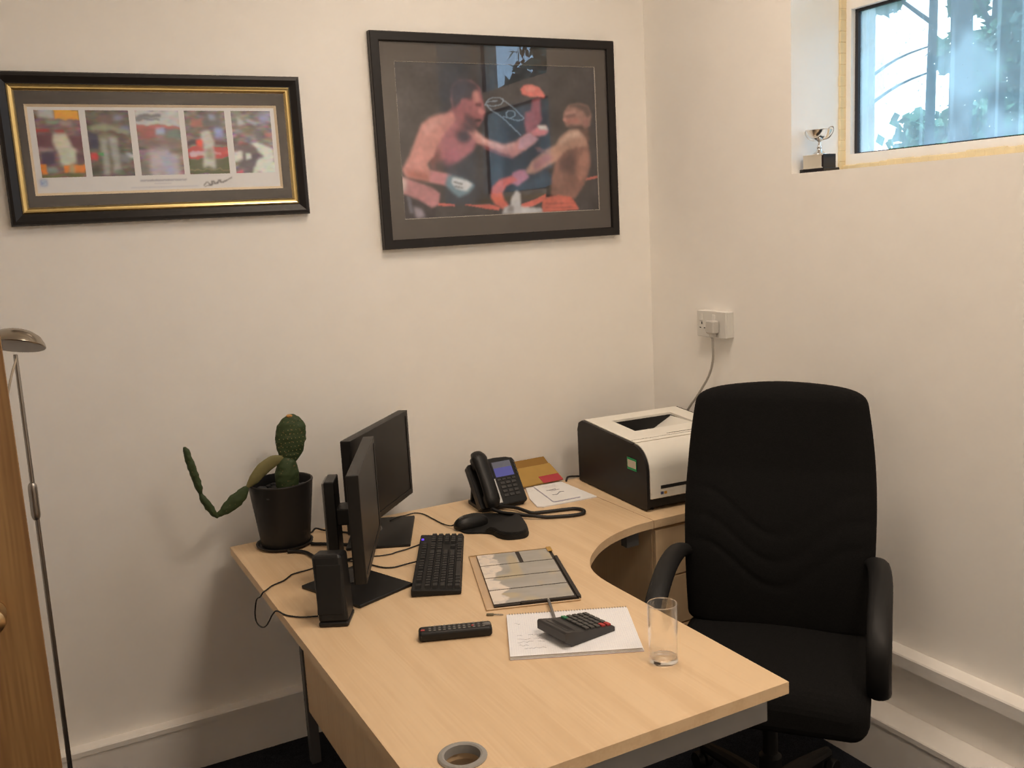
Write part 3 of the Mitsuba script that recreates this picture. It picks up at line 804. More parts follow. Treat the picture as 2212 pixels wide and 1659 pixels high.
# ---------------------------------------------------------------- wall socket with plug
so = thing('wall_socket', 'white double wall socket on the window wall above the printer', 'socket')
sy0, sy1, sz0, sz1 = -0.470, -0.319, 1.219, 1.309
part(so, 'back_box', rbox(0.030, sy1 - sy0, sz1 - sz0, 0.003, 2, (-0.015, (sy0 + sy1) / 2, (sz0 + sz1) / 2)), 'plastic_socket')
part(so, 'face_plate', rbox(0.008, sy1 - sy0 + 0.002, sz1 - sz0 + 0.002, 0.003, 2, (-0.0335, (sy0 + sy1) / 2, (sz0 + sz1) / 2)), 'plastic_socket')
for yc in (-0.362, -0.427):
    part(so, 'switch', at(rbox(0.006, 0.016, 0.024, 0.002, 2), trimesh.transformations.compose_matrix(translate=[-0.0375, yc + 0.018, 1.287], angles=[0, 0.12, 0])), 'plastic_socket')
mat('socket_slot', (0.05, 0.05, 0.05), 0.6, 0.3)
part(so, 'slots', cat(box(-0.0380, -0.0374, -0.3485, -0.3435, 1.262, 1.270), box(-0.0380, -0.0374, -0.363, -0.356, 1.248, 1.2515), box(-0.0380, -0.0374, -0.341, -0.334, 1.248, 1.2515)), 'socket_slot', 'dark pin holes', smooth=False)
pl = thing('power_plug', 'white three-pin plug in the right half of the wall socket', 'plug')
mat('plastic_plug', (0.50, 0.48, 0.45), 0.45, 0.4)
part(pl, 'plug_body', cat(rbox(0.030, 0.044, 0.046, 0.008, 3, (-0.053, -0.420, 1.258)), rbox(0.022, 0.020, 0.022, 0.006, 2, (-0.052, -0.420, 1.232))), 'plastic_plug')
part(pl, 'power_cord', tube([(-0.052, -0.420, 1.226), (-0.050, -0.418, 1.19), (-0.040, -0.405, 1.14), (-0.030, -0.370, 1.08), (-0.026, -0.310, 1.01), (-0.028, -0.255, 0.95), (-0.035, -0.225, 0.905), (-0.045, -0.210, 0.86), (-0.055, -0.16, 0.78), (-0.06, -0.105, 0.74)], 0.0042, 8), 'cable_grey', 'grey flex')

# ---------------------------------------------------------------- trophy on the window sill
tr = thing('trophy', 'small silver cup trophy on a black plinth at the end of the window sill', 'trophy')
tx, ty, tz = 0.055, -0.806, WZ0
part(tr, 'plinth_foot', rbox(0.066, 0.100, 0.011, 0.002, 1, (tx, ty, tz + 0.0055)), 'plinth_black')
part(tr, 'plinth', rbox(0.052, 0.084, 0.042, 0.002, 1, (tx, ty, tz + 0.031)), 'plinth_black')
part(tr, 'plaque', cat(rbox(0.003, 0.074, 0.036, 0.001, 1, (tx - 0.027, ty + 0.002, tz + 0.031)), rbox(0.004, 0.080, 0.004, 0.001, 1, (tx - 0.027, ty, tz + 0.0505)), rbox(0.004, 0.080, 0.003, 0.001, 1, (tx - 0.028, ty, tz + 0.0125))), 'plaque_silver', 'plain silver plaque')
part(tr, 'cup', lathe([(0, 0), (0.022, 0.0), (0.021, 0.003), (0.015, 0.007), (0.009, 0.012), (0.0065, 0.018), (0.0085, 0.021), (0.006, 0.024), (0.0038, 0.030), (0.0038, 0.038), (0.007, 0.041), (0.018, 0.046), (0.028, 0.054), (0.034, 0.064), (0.0375, 0.0725), (0.039, 0.0735),
                       (0.0375, 0.0745), (0.033, 0.066), (0.026, 0.056), (0.015, 0.048), (0, 0.046)], 40, (tx, ty, tz + 0.052)), 'silver_cup')
hs = []
for s in (-1, 1):
    yv = np.array([0.016, 0.034, 0.050, 0.058, 0.054, 0.042, 0.037]) * s
    zv = np.array([0.044, 0.046, 0.056, 0.068, 0.0775, 0.078, 0.073])
    part(tr, 'handle', tube(np.stack([np.full(7, tx) + 0.3 * 0 , ty + yv, tz + 0.052 + zv], 1), 0.0017, 8, 6), 'silver_cup')

# ---------------------------------------------------------------- floor lamp
fl = thing('floor_lamp', 'slim brushed steel floor lamp with a domed head between the door and the desk', 'lamp')
LX, LY = -2.188, -0.25
part(fl, 'base', lathe([(0, 0), (0.13, 0), (0.132, 0.006), (0.128, 0.014), (0.03, 0.02), (0.012, 0.03), (0, 0.03)], 48, (LX - 0.008, LY, 0.001)), 'metal_satin')
part(fl, 'pole', tube([(LX - 0.008, LY, 0.02), (LX, LY, 1.0), (LX + 0.003, LY, 1.385)], [0.0068, 0.0060, 0.0055], 14, 6), 'metal_pole')
part(fl, 'grip', tube([(LX - 0.002, LY, 0.945), (LX - 0.002, LY, 0.96), (LX - 0.001, LY, 1.03), (LX - 0.001, LY, 1.045)], [0.007, 0.0115, 0.0115, 0.007], 16, 6), 'metal_pole', 'thicker dimmer grip')
mx = trimesh.transformations.compose_matrix(angles=[-0.30, 0.20, 0.0], translate=[LX + 0.006, LY + 0.01, 1.405])
part(fl, 'lamp_head', at(lathe([(0.070, 0.0), (0.0715, 0.002), (0.068, 0.012), (0.057, 0.027), (0.040, 0.038), (0.020, 0.044), (0, 0.0455)], 48), mx), 'metal_satin', 'domed satin steel head')
part(fl, 'cover', at(lathe([(0, -0.003), (0.050, -0.0025), (0.0695, 0.0), (0.0695, 0.003), (0, 0.003)], 48), mx), 'lamp_cover', 'pale flat cover under the dome')
part(fl, 'side_rod', tube([(LX + 0.004, LY - 0.008, 1.375), (LX - 0.014, LY - 0.02, 1.33), (LX - 0.035, LY - 0.03, 1.26), (LX - 0.06, LY - 0.03, 1.17)], 0.003, 8), 'metal_satin', 'thin side rod')

# ---------------------------------------------------------------- printer on the pedestal
pr = thing('printer', 'black and cream laser printer on the drawer pedestal', 'printer')
MP = frame_at((-0.272, -0.408, DZ), (1, -0.07, 0))     # local x right, y back, z up; centre of footprint
HW, HD, HH = 0.200, 0.235, 0.226


def side_profile(inset=0.0):
    """Side outline (y, z): the rounded front top corner, raked front."""
    i = inset
    a = [(HD - i, 0.004 + i), (HD - i, HH - 0.035), (HD - 0.010 - i, HH - 0.012 - i), (HD - 0.035, HH - i)]
    b = [(-HD + 0.095, HH - 0.018 - i)]
    for t in np.linspace(0, 1, 8):
        an = math.radians(84 + t * 92)
        b.append((-HD + 0.090 + math.cos(an) * (0.078 - i), HH - 0.098 + math.sin(an) * (0.078 - i)))
    cc = [(-HD + 0.012 + i, 0.06), (-HD + 0.014 + i, 0.012), (-HD + 0.026 + i, 0.004 + i)]
    return Polygon(a + b + cc).buffer(0)


def yz_prism(poly, x0, x1):
    m = trimesh.creation.extrude_polygon(poly, x1 - x0)
    v = m.vertices.copy()
    m.vertices = np.stack([v[:, 2] + x0, v[:, 0], v[:, 1]], 1)
    trimesh.repair.fix_normals(m)
    return m


for s in (-1, 1):
    ch = cat(yz_prism(side_profile(), s * (HW - 0.006) - 0.0058, s * (HW - 0.006) + 0.0040), yz_prism(side_profile(0.0025), s * HW - 0.002 if s > 0 else -HW, HW if s > 0 else -HW + 0.002))
    part(pr, 'side_panel', at(ch, MP), 'printer_dark', 'black side panel', smooth=25)
part(pr, 'body', at(subtract(yz_prism(side_profile(0.006), -HW + 0.012, HW - 0.012), box(-0.115, 0.125, -0.02, 0.135, HH - 0.0615, HH + 0.05)), MP), 'printer_dark', smooth=25)
# cream cover over top and front: the band between two side outlines
outer, inner = side_profile(-0.002), side_profile(0.008)
band = outer.difference(inner).intersection(shapely.box(-HD - 0.02, 0.062, HD - 0.012, 1))
cover = yz_prism(band, -HW + 0.0115, HW - 0.0115)
tray = at(box(-0.115, 0.125, -0.02, 0.135, HH - 0.06, HH + 0.05), np.eye(4))
cover = subtract(cover, tray)
part(pr, 'cover', at(cover, MP), 'plastic_white', 'cream top and front cover', smooth=25)
# sloping exit tray: rises from the back slot to the front
sl = Polygon([(-0.10, HH - 0.013), (-0.02, HH - 0.0135), (0.128, HH - 0.048), (0.128, HH - 0.052), (-0.02, HH - 0.0175), (-0.10, HH - 0.017)])
ramp = trimesh.creation.extrude_polygon(Polygon([(0.030, HH - 0.062), (0.125, HH - 0.0135), (0.125, HH - 0.062)]), 0.155)
v = ramp.vertices.copy()
ramp.vertices = np.stack([v[:, 0], v[:, 2] - 0.02, v[:, 1]], 1)
trimesh.repair.fix_normals(ramp)
frontramp = trimesh.creation.extrude_polygon(Polygon([(-0.022, HH - 0.0135), (0.030, HH - 0.058), (0.034, HH - 0.062), (-0.022, HH - 0.062)]), 0.150)
v = frontramp.vertices.copy()
frontramp.vertices = np.stack([v[:, 2] - 0.115, v[:, 0], v[:, 1]], 1)
trimesh.repair.fix_normals(frontramp)
part(pr, 'exit_tray', at(cat(ramp, frontramp), MP), 'plastic_white', 'sloping paper exit tray', smooth=False)
part(pr, 'exit_slot', at(cat(box(-0.115, 0.122, -0.018, 0.134, HH - 0.0625, HH - 0.0615), box(-0.115, 0.122, 0.1325, 0.1345, HH - 0.062, HH - 0.009), box(-0.1155, -0.1135, -0.018, 0.134, HH - 0.062, HH - 0.009)), MP), 'printer_inside', 'dark paper exit slot', smooth=False)
part(pr, 'seam', at(cat(box(-HW + 0.014, HW - 0.014, -0.115, -0.113, HH - 0.0200, HH - 0.0140), box(-0.04, 0.06, -0.098, -0.094, HH - 0.0180, HH - 0.0130)), MP), 'plastic_grey', smooth=False)
fy = -HD + 0.0105
part(pr, 'lower_front', at(cat(rbox(2 * HW - 0.024, 0.012, 0.040, 0.004, 2, (0, fy + 0.006, 0.060))), MP), 'plastic_white', 'lower cream strip', smooth=30)
part(pr, 'feed_slot', at(box(-0.150, HW - 0.03, fy - 0.0015, fy + 0.004, 0.071, 0.0815), MP), 'printer_inside', 'dark manual feed slot', smooth=False)
mat('badge_orange', (0.55, 0.28, 0.04), 0.5, 0.3)
mat('badge_blue', (0.06, 0.07, 0.16), 0.5, 0.3)
part(pr, 'badge', at(rbox(0.010, 0.002, 0.009, 0.0008, 1, (-0.146, fy - 0.0008, 0.057)), MP), 'badge_blue', 'small dark blue badge')
part(pr, 'badge', at(rbox(0.010, 0.002, 0.009, 0.0008, 1, (-0.133, fy - 0.0008, 0.057)), MP), 'badge_orange', 'small orange badge')
lg = lathe([(0.0105, 0), (0.0105, 0.0012), (0, 0.0012)], 24)
lg.apply_transform(trimesh.transformations.compose_matrix(angles=[math.pi / 2, 0, 0], translate=[-0.015, -HD + 0.0128, 0.145]))
part(pr, 'maker_badge', at(lg, MP), 'plastic_grey', 'small round grey badge on the front')
mat('sticker_green', (0.02, 0.30, 0.11), 0.5, 0.3)
mat('sticker_cream', (0.55, 0.52, 0.44), 0.6, 0.3)
st = cat(box(-HW - 0.0016, -HW - 0.001, -0.165, -0.108, 0.120, 0.160))
part(pr, 'sticker', at(st, MP), 'sticker_green', 'green sticker', smooth=False)
part(pr, 'sticker', at(box(-HW - 0.0020, -HW - 0.0014, -0.162, -0.111, 0.128, 0.153), MP), 'sticker_cream', 'cream centre of the sticker', smooth=False)
for sxx in (-0.17, 0.17):
    for syy in (-0.19, 0.2):
        part(pr, 'foot', at(lathe([(0, 0), (0.012, 0), (0.012, 0.006), (0, 0.006)], 16, (sxx, syy, 0.0)), MP), 'rubber_black')
pcab = whole('cable', tube([(-0.505, -0.150, DZ + 0.005), (-0.488, -0.133, DZ + 0.012), (-0.465, -0.128, DZ + 0.010), (-0.42, -0.135, DZ + 0.005), (-0.40, -0.142, DZ + 0.005)], 0.0035, 8), 'cable_black', 'black cable on the desk at the back corner of the printer', 'cable')

# ---------------------------------------------------------------- office chair
oc = thing('office_chair', 'high-backed black fabric office chair between desk and window wall', 'chair')
OX, OY, YAW = -0.525, -1.200, math.atan2(-0.648, -0.762)
fwd = np.array([math.cos(YAW), math.sin(YAW), 0])
MC = frame_at((OX, OY, 0), (-fwd[1], fwd[0], 0))    # local x = chair's left, y = ? ; fixed below
MC[:3, 0], MC[:3, 1], MC[:3, 2] = np.array([fwd[1], -fwd[0], 0]), fwd, [0, 0, 1]   # x = chair's right hand, y = forward


def backrest():
    nu, nv = 61, 81
    zb, zt = 0.475, 1.170
    us = np.sin(np.linspace(-1, 1, nu) * math.pi / 2)
    vs = np.concatenate([0.06 * (1 - np.cos(np.linspace(0, math.pi / 2, 10, endpoint=False))), np.linspace(0.06, 0.912, nv - 26, endpoint=False), 0.912 + 0.088 * np.sin(np.linspace(0, math.pi / 2, 16))])
    F = np.zeros((nv, nu, 3))
    B = np.zeros((nv, nu, 3))
    for i, v in enumerate(vs):
        w = 0.262 - 0.012 * (1 - v) ** 2 - 0.038 * max(0, v - 0.45) ** 2 / 0.3
        top = 0.088
        if v > 1 - top:
            w *= (1 - ((v - 1 + top) / top) ** 3.0 * 0.9999) ** (1 / 3.0)
        if v < 0.06:
            w *= (1 - ((0.06 - v) / 0.06) ** 2.5 * 0.999) ** (1 / 2.5)
        z = zb + v * (zt - zb)
        spine = -0.205 - 0.085 * v + 0.030 * math.sin(math.pi * min(1, v * 1.5)) * (v < 0.67)
        thick = 0.055 * (1 - 0.25 * v)
        end = max(0.0, 1 - ((v - 0.93) / 0.07) ** 2) ** 0.5 if v > 0.93 else (max(0.0, 1 - ((0.06 - v) / 0.06) ** 2) ** 0.5 if v < 0.06 else 1)
        for j, u in enumerate(us):
            prof = (1 - abs(u) ** 5) ** 0.5 * end
            g = 0
            for zc in (0.885, 0.812, 0.742):
                drop = 0.118 * (0.5 + 0.5 * math.cos(math.pi * min(abs(u) / 0.80, 1)))
                g += math.exp(-((z - (zc - drop)) / 0.0085) ** 2)
            zz = z + 0.003 * (1 - abs(u) ** 3) * max(0, v - 0.5) * 2
            F[i, j] = [u * w, spine + (thick + 0.012) * prof - 0.0048 * g * prof + 0.016 * u * u, zz]
            B[i, j] = [u * w, spine - thick * 0.8 * prof + 0.016 * u * u, zz]
    v = np.vstack([F.reshape(-1, 3), B.reshape(-1, 3)])
    f = []
    o = nu * nv
    for i in range(nv - 1):
        for j in range(nu - 1):
            a = i * nu + j
            f += [[a, a + nu + 1, a + 1], [a, a + nu, a + nu + 1], [o + a, o + a + 1, o + a + nu + 1], [o + a, o + a + nu + 1, o + a + nu]]
    m = tm(v, f)
    m.merge_vertices(digits_vertex=4)
    return m


part(oc, 'backrest', at(backrest(), MC), 'fabric_black', 'tall padded backrest with three stitched waves', smooth=50)


def seat():
    m = rbox(0.51, 0.45, 0.105, 0.045, 5)
    m = m.subdivide_to_size(0.04)
    v = m.vertices
    v[:, 2] += 0.015 * (1 - (v[:, 0] / 0.26) ** 2) * (v[:, 2] > 0) - 0.03 * np.clip((v[:, 1] - 0.12) / 0.13, 0, 1) ** 2
    return m


sm = seat()
sm.apply_translation([0, 0.005, 0.447])
part(oc, 'seat', at(sm, MC), 'fabric_black', smooth=50)
for s in (-1, 1):
    xx = s * 0.272
    path = [(xx * 0.90, -0.190, 0.690), (xx * 0.97, -0.130, 0.712), (xx, -0.02, 0.705), (xx, 0.10, 0.670), (xx, 0.165, 0.625), (xx, 0.176, 0.575), (xx, 0.162, 0.520), (xx, 0.12, 0.480), (xx * 0.95, 0.04, 0.462), (xx * 0.8, -0.04, 0.455)]
    part(oc, 'armrest', at(tube(path, 1.0, 16, 6, flat=(0.029, 0.019), side=(1, 0, 0)), MC), 'armrest_black', 'curved black plastic arm loop', smooth=60)
part(oc, 'mechanism', at(rbox(0.20, 0.30, 0.05, 0.01, 2, (0, 0.0, 0.375)), MC), 'plastic_black_matt')
part(oc, 'gas_column', at(lathe([(0, 0.07), (0.030, 0.07), (0.030, 0.20), (0.020, 0.21), (0.020, 0.36), (0, 0.36)], 24), MC), 'plastic_black')
for k in range(5):
    a = k * 2 * math.pi / 5 + 0.5
    e = np.array([math.cos(a), math.sin(a), 0])
    sp = part(oc, 'base_leg', at(tube([e * 0.02 + [0, 0, 0.10], e * 0.15 + [0, 0, 0.095], e * 0.30 + [0, 0, 0.075]], [0.028, 0.024, 0.017], 10, 4), MC), 'plastic_black')
    ca = []
    for s in (-1, 1):
        wv = lathe([(0, -0.010), (0.024, -0.010), (0.026, -0.006), (0.026, 0.006), (0.024, 0.010), (0, 0.010)], 20)
        R_ = trimesh.transformations.rotation_matrix(math.pi / 2, [-math.sin(a), math.cos(a), 0]) if False else frame_at((0, 0, 0), e, None, (-e[1], e[0], 0))
        wv.apply_transform(R_)
        wv.apply_translation(e * 0.31 + np.array([-e[1], e[0], 0]) * s * 0.014 + [0, 0, 0.027])
        ca.append(wv)
    part(sp, 'caster', at(cat(ca + [tube([e * 0.30 + [0, 0, 0.075], e * 0.305 + [0, 0, 0.045]], 0.010, 8, smooth=False)]), MC), 'plastic_black')

# ---------------------------------------------------------------- monitors
YAWS = {}


def monitor(cx, cy, yaw, label, pc, pdir, plen, pwid):
    t = thing('monitor', label, 'monitor', None)
    u = np.array([math.cos(yaw), math.sin(yaw), 0])
    n = np.array([math.sin(yaw), -math.cos(yaw), 0])
    M = np.eye(4)
    M[:3, 0], M[:3, 1], M[:3, 2], M[:3, 3] = u, -n, [0, 0, 1], [cx, cy, DZ]     # local x along the panel, y to the rear, z up
    W, H, b = 0.438, 0.278, 0.066
    zc = b + H / 2
    part(t, 'housing', at(cat(rbox(W, 0.030, H, 0.004, 2, (0, 0.017, zc)), rbox(W * 0.62, 0.014, H * 0.60, 0.006, 2, (0, 0.036, zc))), M), 'plastic_black', smooth=30)
    bz = subtract(rbox(W, 0.006, H, 0.002, 1, (0, 0.003, zc)), box(-W / 2 + 0.016, W / 2 - 0.016, -0.02, 0.02, b + 0.019, b + H - 0.015))
    part(t, 'bezel', at(bz, M), 'plastic_black', smooth=20)
    part(t, 'screen', at(box(-W / 2 + 0.015, W / 2 - 0.015, 0.0025, 0.005, b + 0.018, b + H - 0.014), M), 'glass_screen', 'dark glossy screen, switched off', smooth=False)
    part(t, 'stand_column', at(rbox(0.085, 0.028, 0.277, 0.004, 2, (0, 0.100, 0.1465)), M), 'plastic_black', smooth=30)
    part(t, 'column_back', at(rbox(0.080, 0.006, 0.262, 0.002, 1, (0, 0.1165, 0.150)), M), 'plastic_grey', 'grey rear strip')
    part(t, 'arm', at(rbox(0.070, 0.062, 0.045, 0.005, 2, (0, 0.062, 0.185)), M), 'plastic_black', smooth=30)
    MB = frame_at((pc[0], pc[1], DZ), (pdir[0], pdir[1], 0))
    part(t, 'base_plate', at(rbox(plen, pwid, 0.009, 0.003, 2, (0, 0, 0.0046)), MB), 'plastic_black', smooth=30)
    foot = lathe([(0, 0), (0.050, 0), (0.048, 0.004), (0.030, 0.010), (0, 0.012)], 32, (0, 0.075, 0.0085))
    part(t, 'swivel_disc', at(foot, M), 'plastic_grey', 'grey swivel disc')
    bt = [rbox(0.014, 0.004, 0.010, 0.0015, 1, (-W / 2 + 0.02 + 0, 0.024, b + 0.035 + k * 0.016)) for k in range(5)]
    part(t, 'buttons', at(cat(bt), M), 'plastic_charcoal')
    return t


monitor(-1.399, -0.636, 1.139, 'near flat monitor seen almost edge-on behind the black speaker', (-1.4665, -0.6715), (-0.356, 0.934), 0.239, 0.181)
monitor(-1.236, -0.300, 0.813, 'far flat monitor with its dark screen turned towards the chair', (-1.255, -0.290), (0.42, 0.907), 0.28, 0.190)

# ---------------------------------------------------------------- keyboard
kb = thing('keyboard', 'black wired keyboard in front of the monitors', 'keyboard')
kx = np.array([-0.0855 * 2, -0.4275 * 2, 0]) + 0
MK = frame_at((-1.2215, -0.657, DZ), (0.212, 0.434, 0))     # local x = to the right-hand end, y = away from the user
KW, KD = 0.438, 0.128


def wedge(w, d, z0, z1, r=0.004):
    m = rbox(w, d, 1.0, r, 2)
    v = m.vertices
    t = (v[:, 1] + d / 2) / d
    topz = z0 + (z1 - z0) * t
    v[:, 2] = np.where(v[:, 2] > 0, topz - (0.5 - v[:, 2]), 0.0015 + (v[:, 2] + 0.5))
    return m


part(kb, 'case', at(wedge(KW, KD, 0.013, 0.021), MK), 'plastic_black_matt')
rows = [(0.046, [(0.0, 1)] + [(2 + i, 1) for i in range(4)] + [(6.5 + i, 1) for i in range(4)] + [(11 + i, 1) for i in range(4)] + [(15.3 + i, 1) for i in range(3)]),
        (0.022, [(i, 1) for i in range(13)] + [(13, 2)] + [(15.3 + i, 1) for i in range(3)] + [(18.6 + i, 1) for i in range(4)]),
        (0.003, [(0, 1.5)] + [(1.5 + i, 1) for i in range(12)] + [(13.5, 1.5)] + [(15.3 + i, 1) for i in range(3)] + [(18.6 + i, 1) for i in range(4)]),
        (-0.016, [(0, 1.75)] + [(1.75 + i, 1) for i in range(11)] + [(12.75, 2.25)] + [(18.6 + i, 1) for i in range(4)]),
        (-0.035, [(0, 1.25)] + [(1.25 + i, 1) for i in range(11)] + [(12.25, 2.75)] + [(16.3, 1)] + [(18.6 + i, 1) for i in range(4)]),
        (-0.054, [(0, 1.25), (1.25, 1.25), (2.5, 1.25), (3.75, 6.25), (10, 1.25), (11.25, 1.25), (12.5, 1.25), (13.75, 1.25)] + [(15.3 + i, 1) for i in range(3)] + [(18.6, 2), (20.6, 1), (21.6, 1)])]
ks = []
for ly, row in rows:
    t = (ly + KD / 2) / KD
    zt = 0.013 + 0.008 * t + 0.003
    for x, w in row:
        b = box(-0.0080 - 0.0095 * (w - 1), 0.0080 + 0.0095 * (w - 1), -0.0080, 0.0080, -0.004, 0.004)
        v = b.vertices
        tp = v[:, 2] > 0
        v[tp, 0] *= 1 - 0.0022 / (0.008 * w)
        v[tp, 1] *= 0.74
        b.apply_translation([-KW / 2 + 0.0105 + (x + w / 2) * 0.0186, ly, zt])
        ks.append(b)
part(kb, 'keys', at(cat(ks), MK), 'plastic_key', kind='stuff', smooth=False)
mat('led_blue', (0.10, 0.05, 0.55), 0.4, 0.4)
k_ = part(kb, 'led', at(rbox(0.012, 0.008, 0.004, 0.0015, 1, (0.170, 0.0555, 0.0215)), MK), 'led_blue', 'small blue indicator light')
scene[k_]['emitter'] = {'type': 'area', 'radiance': rgb(0.030, 0.012, 0.20)}

# ---------------------------------------------------------------- mouse and mat
mm = thing('mouse_mat', 'black shaped mouse mat with a raised wrist rest beside the phone', 'mouse mat')
ol = [(-1.050, -0.409), (-0.992, -0.320), (-0.935, -0.303), (-0.894, -0.322), (-0.857, -0.364), (-0.843, -0.423), (-0.859, -0.492), (-0.888, -0.565), (-0.915, -0.594), (-0.945, -0.592), (-0.971, -0.577), (-0.984, -0.545), (-0.985, -0.508), (-1.006, -0.481), (-1.044, -0.452)]
mo = Polygon(spline(ol + [ol[0]], 5)).buffer(0)
part(mm, 'mat', slab(mo, DZ + 0.0003, DZ + 0.005, 0.0015, 2), 'rubber_black')
wr = mo.intersection(Polygon([(-0.83, -0.40), (-1.02, -0.500), (-1.02, -0.66), (-0.80, -0.66)])).buffer(-0.001)
part(mm, 'wrist_rest', slab(wr, DZ + 0.004, DZ + 0.021, 0.012, 5), 'rubber_black', 'raised padded wrist rest', smooth=60)


def mouse_mesh():
    m = trimesh.creation.icosphere(4, 1.0)
    v = m.vertices
    v[:, 2] = np.where(v[:, 2] < 0, np.maximum(v[:, 2], -0.25), v[:, 2])
    x, y, z = v.T
    v[:, 0] = np.sign(x) * np.abs(x) ** 0.8 * 0.058
    v[:, 1] = np.sign(y) * np.abs(y) ** 0.85 * 0.031 * (1 - 0.12 * np.cos(x * 3))
    v[:, 2] = (z + 0.25) / 1.25 * 0.037 * (1 - 0.10 * x)
    return m


mo_ = thing('mouse', 'black computer mouse on the end of the mouse mat', 'mouse')
MM = frame_at((-1.003, -0.402, DZ + 0.0052), (-0.75, -0.05, 0))
part(mo_, 'shell', at(mouse_mesh(), MM), 'plastic_black', smooth=60)
part(mo_, 'wheel', at(at(lathe([(0, -0.003), (0.009, -0.003), (0.010, 0), (0.009, 0.003), (0, 0.003)], 20), trimesh.transformations.compose_matrix(angles=[math.pi / 2, 0, 0], translate=[0.032, 0, 0.0265])), MM), 'plastic_grey')

# ---------------------------------------------------------------- loose cables on the desk
CZ = DZ + 0.0030


def cable(pts, label, r=0.0022, z=CZ, group=None):
    p = [tuple(q) + (z,) if len(q) == 2 else tuple(q) for q in pts]
    return whole('cable', tube(p, r, 8, 6), 'cable_black', label, 'cable', group, smooth=60)


cable([(-1.052, -0.392, DZ + 0.016), (-1.061, -0.372, DZ + 0.008), (-1.066, -0.319), (-1.070, -0.25), (-1.076, -0.188), (-1.096, -0.162), (-1.128, -0.167), (-1.165, -0.196, DZ + 0.012), (-1.20, -0.215, DZ + 0.0115)], 'thin mouse cable curving behind the far monitor', 0.0018)
cable([(-1.272, -0.617, DZ + 0.012), (-1.285, -0.607, DZ + 0.008), (-1.307, -0.596), (-1.335, -0.597), (-1.360, -0.580, CZ), (-1.385, -0.530, CZ), (-1.42, -0.475, CZ), (-1.47, -0.435, CZ)], 'keyboard cable running from the long side of the keyboard under the near monitor', 0.0020)
cable([(-1.196, -0.482, DZ + 0.010), (-1.193, -0.462), (-1.228, -0.472), (-1.253, -0.480), (-1.282, -0.484), (-1.302, -0.490), (-1.345, -0.480), (-1.385, -0.440)], 'thin cable looping from the blue light end of the keyboard to the far monitor', 0.0018)
cable([(-1.480, -0.165, DZ + 0.0035), (-1.439, -0.150, DZ + 0.0035), (-1.421, -0.145, DZ + 0.012), (-1.40, -0.160, DZ + 0.006), (-1.36, -0.20, DZ + 0.0035), (-1.33, -0.24, DZ + 0.0035)], 'black cable behind the plant pot', 0.0028)
cable([(-1.470, -0.262, DZ + 0.006), (-1.462, -0.274, DZ + 0.006), (-1.440, -0.290, DZ + 0.006), (-1.41, -0.32, DZ + 0.006), (-1.37, -0.35, DZ + 0.006)], 'thick black cable from the plant pot towards the monitor stand', 0.0052)
cable([(-1.550, -0.292, DZ + 0.006), (-1.528, -0.303, DZ + 0.006), (-1.508, -0.331, DZ + 0.006), (-1.501, -0.368, DZ + 0.006), (-1.497, -0.400, DZ + 0.006), (-1.487, -0.455, DZ + 0.006)], 'thick black cable curving in front of the plant pot', 0.0055)
cable([(-1.515, -0.463), (-1.538, -0.471), (-1.584, -0.478), (-1.601, -0.493), (-1.620, -0.513), (-1.655, -0.531), (-1.678, -0.557, CZ + 0.001), (-1.689, -0.566, CZ), (-1.694, -0.550, 0.712), (-1.698, -0.520, 0.695), (-1.700, -0.500, 0.665), (-1.700, -0.487, 0.634), (-1.700, -0.506, 0.622), (-1.700, -0.558, 0.631),
       (-1.700, -0.605, 0.650), (-1.699, -0.645, 0.676), (-1.697, -0.690, 0.712), (-1.690, -0.712, DZ + 0.003), (-1.679, -0.747, CZ), (-1.665, -0.770), (-1.647, -0.788), (-1.623, -0.800), (-1.612, -0.805)], 'thin speaker cable hanging in a loop over the left edge of the desk', 0.0019)
cable([(-1.440, -0.47, DZ + 0.006), (-1.405, -0.465, DZ + 0.006), (-1.36, -0.445, DZ + 0.004), (-1.31, -0.40, DZ + 0.004)], 'black cable between the two monitor stands', 0.0035)

# ---------------------------------------------------------------- speaker
sp = thing('speaker', 'small black computer speaker standing in front of the near monitor', 'speaker')
MS = frame_at((-1.578, -0.850, DZ), (0.88, -0.48, 0))


def speaker_body(w, d, h, z0=0.0):
    m = rbox(w, d, 1.0, 0.010, 3)
    v = m.vertices
    zt = v[:, 2] > 0
    v[:, 2] = np.where(zt, h - (0.5 - v[:, 2]), z0 + v[:, 2] + 0.5)
    m = m.subdivide_to_size(0.03)
    v = m.vertices
    t = v[:, 2] / h
    v[:, 1] += 0.030 * t
    v[:, 0] += -0.012 * t
    v[:, 2] += -0.25 * (v[:, 0] + 0.012) * 0 + 0.20 * (v[:, 1] - 0.03) * np.clip(t - 0.7, 0, 1) / 0.3 * -0.9
    return m


part(sp, 'cabinet', at(speaker_body(0.072, 0.080, 0.163, 0.008), MS), 'plastic_black', smooth=40)
part(sp, 'grille', at(cat(at(rbox(0.060, 0.004, 0.118, 0.0018, 2), trimesh.transformations.compose_matrix(angles=[-0.19, 0, 0], translate=[-0.007, -0.0245, 0.088]))), MS), 'plastic_black_matt', 'flat front grille')
part(sp, 'foot', at(rbox(0.072, 0.084, 0.012, 0.005, 2, (0, 0, 0.006)), MS), 'plastic_black')

